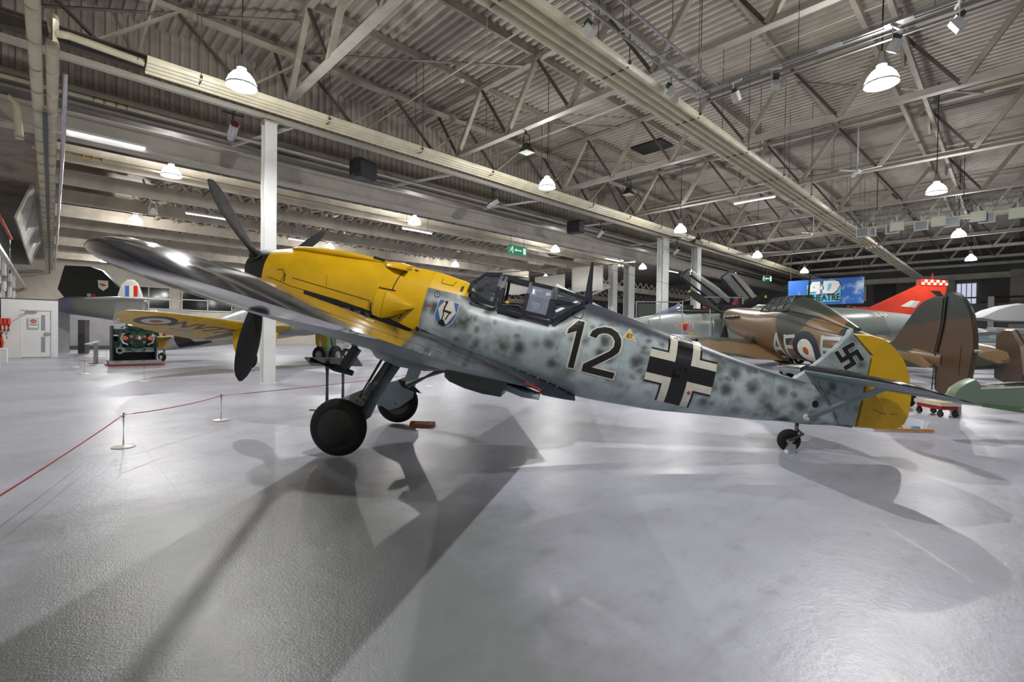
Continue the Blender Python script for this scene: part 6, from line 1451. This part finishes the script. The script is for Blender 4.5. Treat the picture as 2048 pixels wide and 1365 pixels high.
# ground equipment seen between the wheels, beyond the fighter
t = thing('white_trolley_unit', 'white cylinder on a small wheeled trolley beyond the wing', 'trolley', P2(-9.6, 26.5), .75)
bm = new(); lathe(bm, [(0,-1.0),(.33,-1.0),(.36,-.9),(.36,.9),(.33,1.0),(0,1.0)], (0,0,1.15), 'X', 20); bmesh.ops.rotate(bm, verts=bm.verts, cent=(0,0,1.15), matrix=Matrix.Rotation(-1.4, 3, 'Z')); obj('cylinder', bm, 'white', t, 40)
bm = new(); bar(bm, (.3,.6,.85), (.1,.2,.35), .14); bar(bm, (-.3,-.6,.85), (-.1,-.2,.4), .12); box(bm, (0,0,.62), (.3,1.4,.12)); obj('trolley_frame', bm, 'white', t, 0)
for y in (-.45,.35): wheel('trolley_wheel', t, None, (0,y,.26), .26, .13, 'X', 'white')
t = thing('green_wheeled_undercarriage', 'big black tyre with spoked hub before a curved green door', 'wheel', P2(-7.45, 20.3), .6)
wheel('tyre_assembly', t, None, (0,0,.42), .42, .26, 'Y', 'greylect')
bm = new(); plate(bm, [(-.1,.2),(.65,.1),(.62,.7),(.45,1.05),(.1,1.2),(-.2,1.15)], .04, lambda u, v, w: Vector((u, .35+w, v))); obj('green_door', bm, 'midgreen', t, 30)
bm = new(); tube(bm, [(0,.1,.5),(-.25,.1,1.4)], .06, 8); box(bm, (-.2,-.1,1.0), (.08,.08,.3)); obj('leg', bm, 'gear', t, 0)
bm = new(); box(bm, (0,0,.012), (1.3,.7,.018)); bm2 = bm; obj('red_mat', bm, 'redtape', t, 0)
# ------------------------------------------------------------ pieces at the right edge
def pt(px, py, f):   # a point f metres deep along the view, used once to size the neighbours at the right edge
    return Vector((0,0,1.4)) + _tow(Vector(((px-1024)/F_PX, (py-682.5)/F_PX, 1)))*f
GR = thing('green_wing_aircraft', 'pale green rounded wing tip and trailing edge at the right picture edge', 'aircraft', P2(6.42, 6.8), math.atan2(P2(1,0).y, P2(1,0).x))
gb = Vector(GR.location)
def gl(r, z): return (r-6.2, z)
bm = new(); plate(bm, [gl(6.02,.60),(-.14,.72),(-.02,.82),(.08,.87),(.17,.79),(.20,.72),(.6,.745),(1.6,.80),(1.6,.42),(.9,.42),(.3,.46),(.0,.49),(-.15,.53)], .16, lambda u, v, w: Vector((u, w+.25*(.9-v), v)), taper=.93); obj('wing_tip', bm, 'lightgreen', GR, 40)
bm = new(); plate(bm, [(.28,.50),(.95,.42),(.95,.39),(.9,.375),(.28,.46)], .05, lambda u, v, w: Vector((u, w+.02, v))); obj('trim_tab', bm, 'midgreen', GR, 0)
bm = new(); plate(bm, [(.22,.75),(1.6,.81),(1.6,.84),(.9,.81)], .1, lambda u, v, w: Vector((u, w+.15, v))); obj('upper_skin', bm, 'camo', GR, 0)
bm = new(); tube(bm, [(1.5,.3,.9),(1.5,.3,.0)], .08, 10); obj('support', bm, 'greylect', GR, 40)
BR = thing('brown_finned_aircraft', 'second brown and green aircraft, its fin and tailplane at the right edge', 'aircraft', P2(13.4, 12.8), math.atan2(P2(.5,1).y, P2(.5,1).x)); BR.scale = (1.07,)*3
bm = new(); plate(bm, [(.9,.9),(.8,1.5),(.4,1.62),(0,1.6),(-.5,1.2),(-.7,.5),(-.5,.1),(.9,.3)], .14, ps, taper=.95); obj('fin', bm, 'camofin', BR, 30)
obj('rear_fuselage', (lambda b: (loft(b, [[Vector((x, w_*math.cos(t), .85+h_*math.sin(t))) for t in [2*math.pi*j/20 for j in range(20)]] for x, w_, h_ in ((-.1,.05,.15),(1,.25,.3),(3,.45,.45),(6,.55,.55))]), b)[1])(new()), 'camo', BR, 40)
for s in (1,-1): obj('tailplane', wing_bm([(s*y, le, te, 1.05, .75, th) for y, le, te, th in ((.05,-1.9,-.2,.1),(1.2,-1.7,-.3,.07),(1.75,-1.2,-.6,.02))]), ['camo','blue65'], BR, 50)
bm = new(); tube(bm, [(.3,0,.7),(.3,0,0)], .06, 10); obj('tail_support', bm, 'greylect', BR, 40)
bm = new(); tube(bm, [(3.3,0,.6),(3.3,0,.0)], .1, 10); obj('fuselage_support', bm, 'greylect', BR, 40)
GJ = thing('pale_grey_wing_aircraft', 'pale streaked grey wings and nose above the green wing at right', 'aircraft', P2(21.8, 22.0), math.atan2(P2(1,.1).y, P2(1,.1).x))
bm = new(); plate(bm, [(-1.0,2.42),(.3,2.85),(1.4,3.1),(2.2,3.2),(2.2,2.3),(.6,2.28),(-.4,2.3)], .5, lambda u, v, w: Vector((u, w*1.5+(v-2.5)*.8, v)), taper=.9); obj('upper_wing', bm, 'greywall', GJ, 40)
bm = new(); plate(bm, [(-1.2,2.0),(2.2,1.9),(2.2,.95),(1.6,1.0),(.8,1.3),(-1.0,1.5)], .4, lambda u, v, w: Vector((u, w-1.0, v)), taper=.93); obj('lower_wing', bm, 'tailwhite', GJ, 40)
bm = new(); tube(bm, [(-1.2,-1.25,1.70),(2.2,-1.25,1.66)], .05, 8); obj('pitot_boom', bm, 'silver', GJ, 40)
bm = new(); box(bm, (1.5,0,1.1), (.4,.4,2.2)); obj('support', bm, 'greylect', GJ, 0)
GL = thing('pale_jet_cockpit', 'pale jet nose with blue tinted canopy low at the right edge', 'aircraft', P2(25.3, 26.2), math.atan2(P2(1,0).y, P2(1,0).x)); GL.scale = (1.24,)*3
bm = new(); loft(bm, [[Vector((x, w_*math.cos(t), .75+h_*math.sin(t))) for t in [2*math.pi*j/18 for j in range(18)]] for x, w_, h_ in ((-1.9,.1,.1),(-1.2,.35,.3),(0,.5,.42),(2.4,.6,.5))]); obj('nose', bm, 'tailwhite', GL, 40)
bm = new(); loft(bm, [[Vector((x, w_*math.cos(t), 1.1+h_*math.sin(t))) for t in [math.pi*j/10 for j in range(11)]] for x, w_, h_ in ((-.9,.1,.02),(-.2,.35,.3),(.8,.4,.35),(2.0,.3,.25))]); obj('canopy', bm, glassy('blue_canopy', '#7f9fae', .7, .1), GL, 40)
bm = new(); box(bm, (.5,0,.18), (.3,.3,.36)); obj('support', bm, 'greylect', GL, 0)
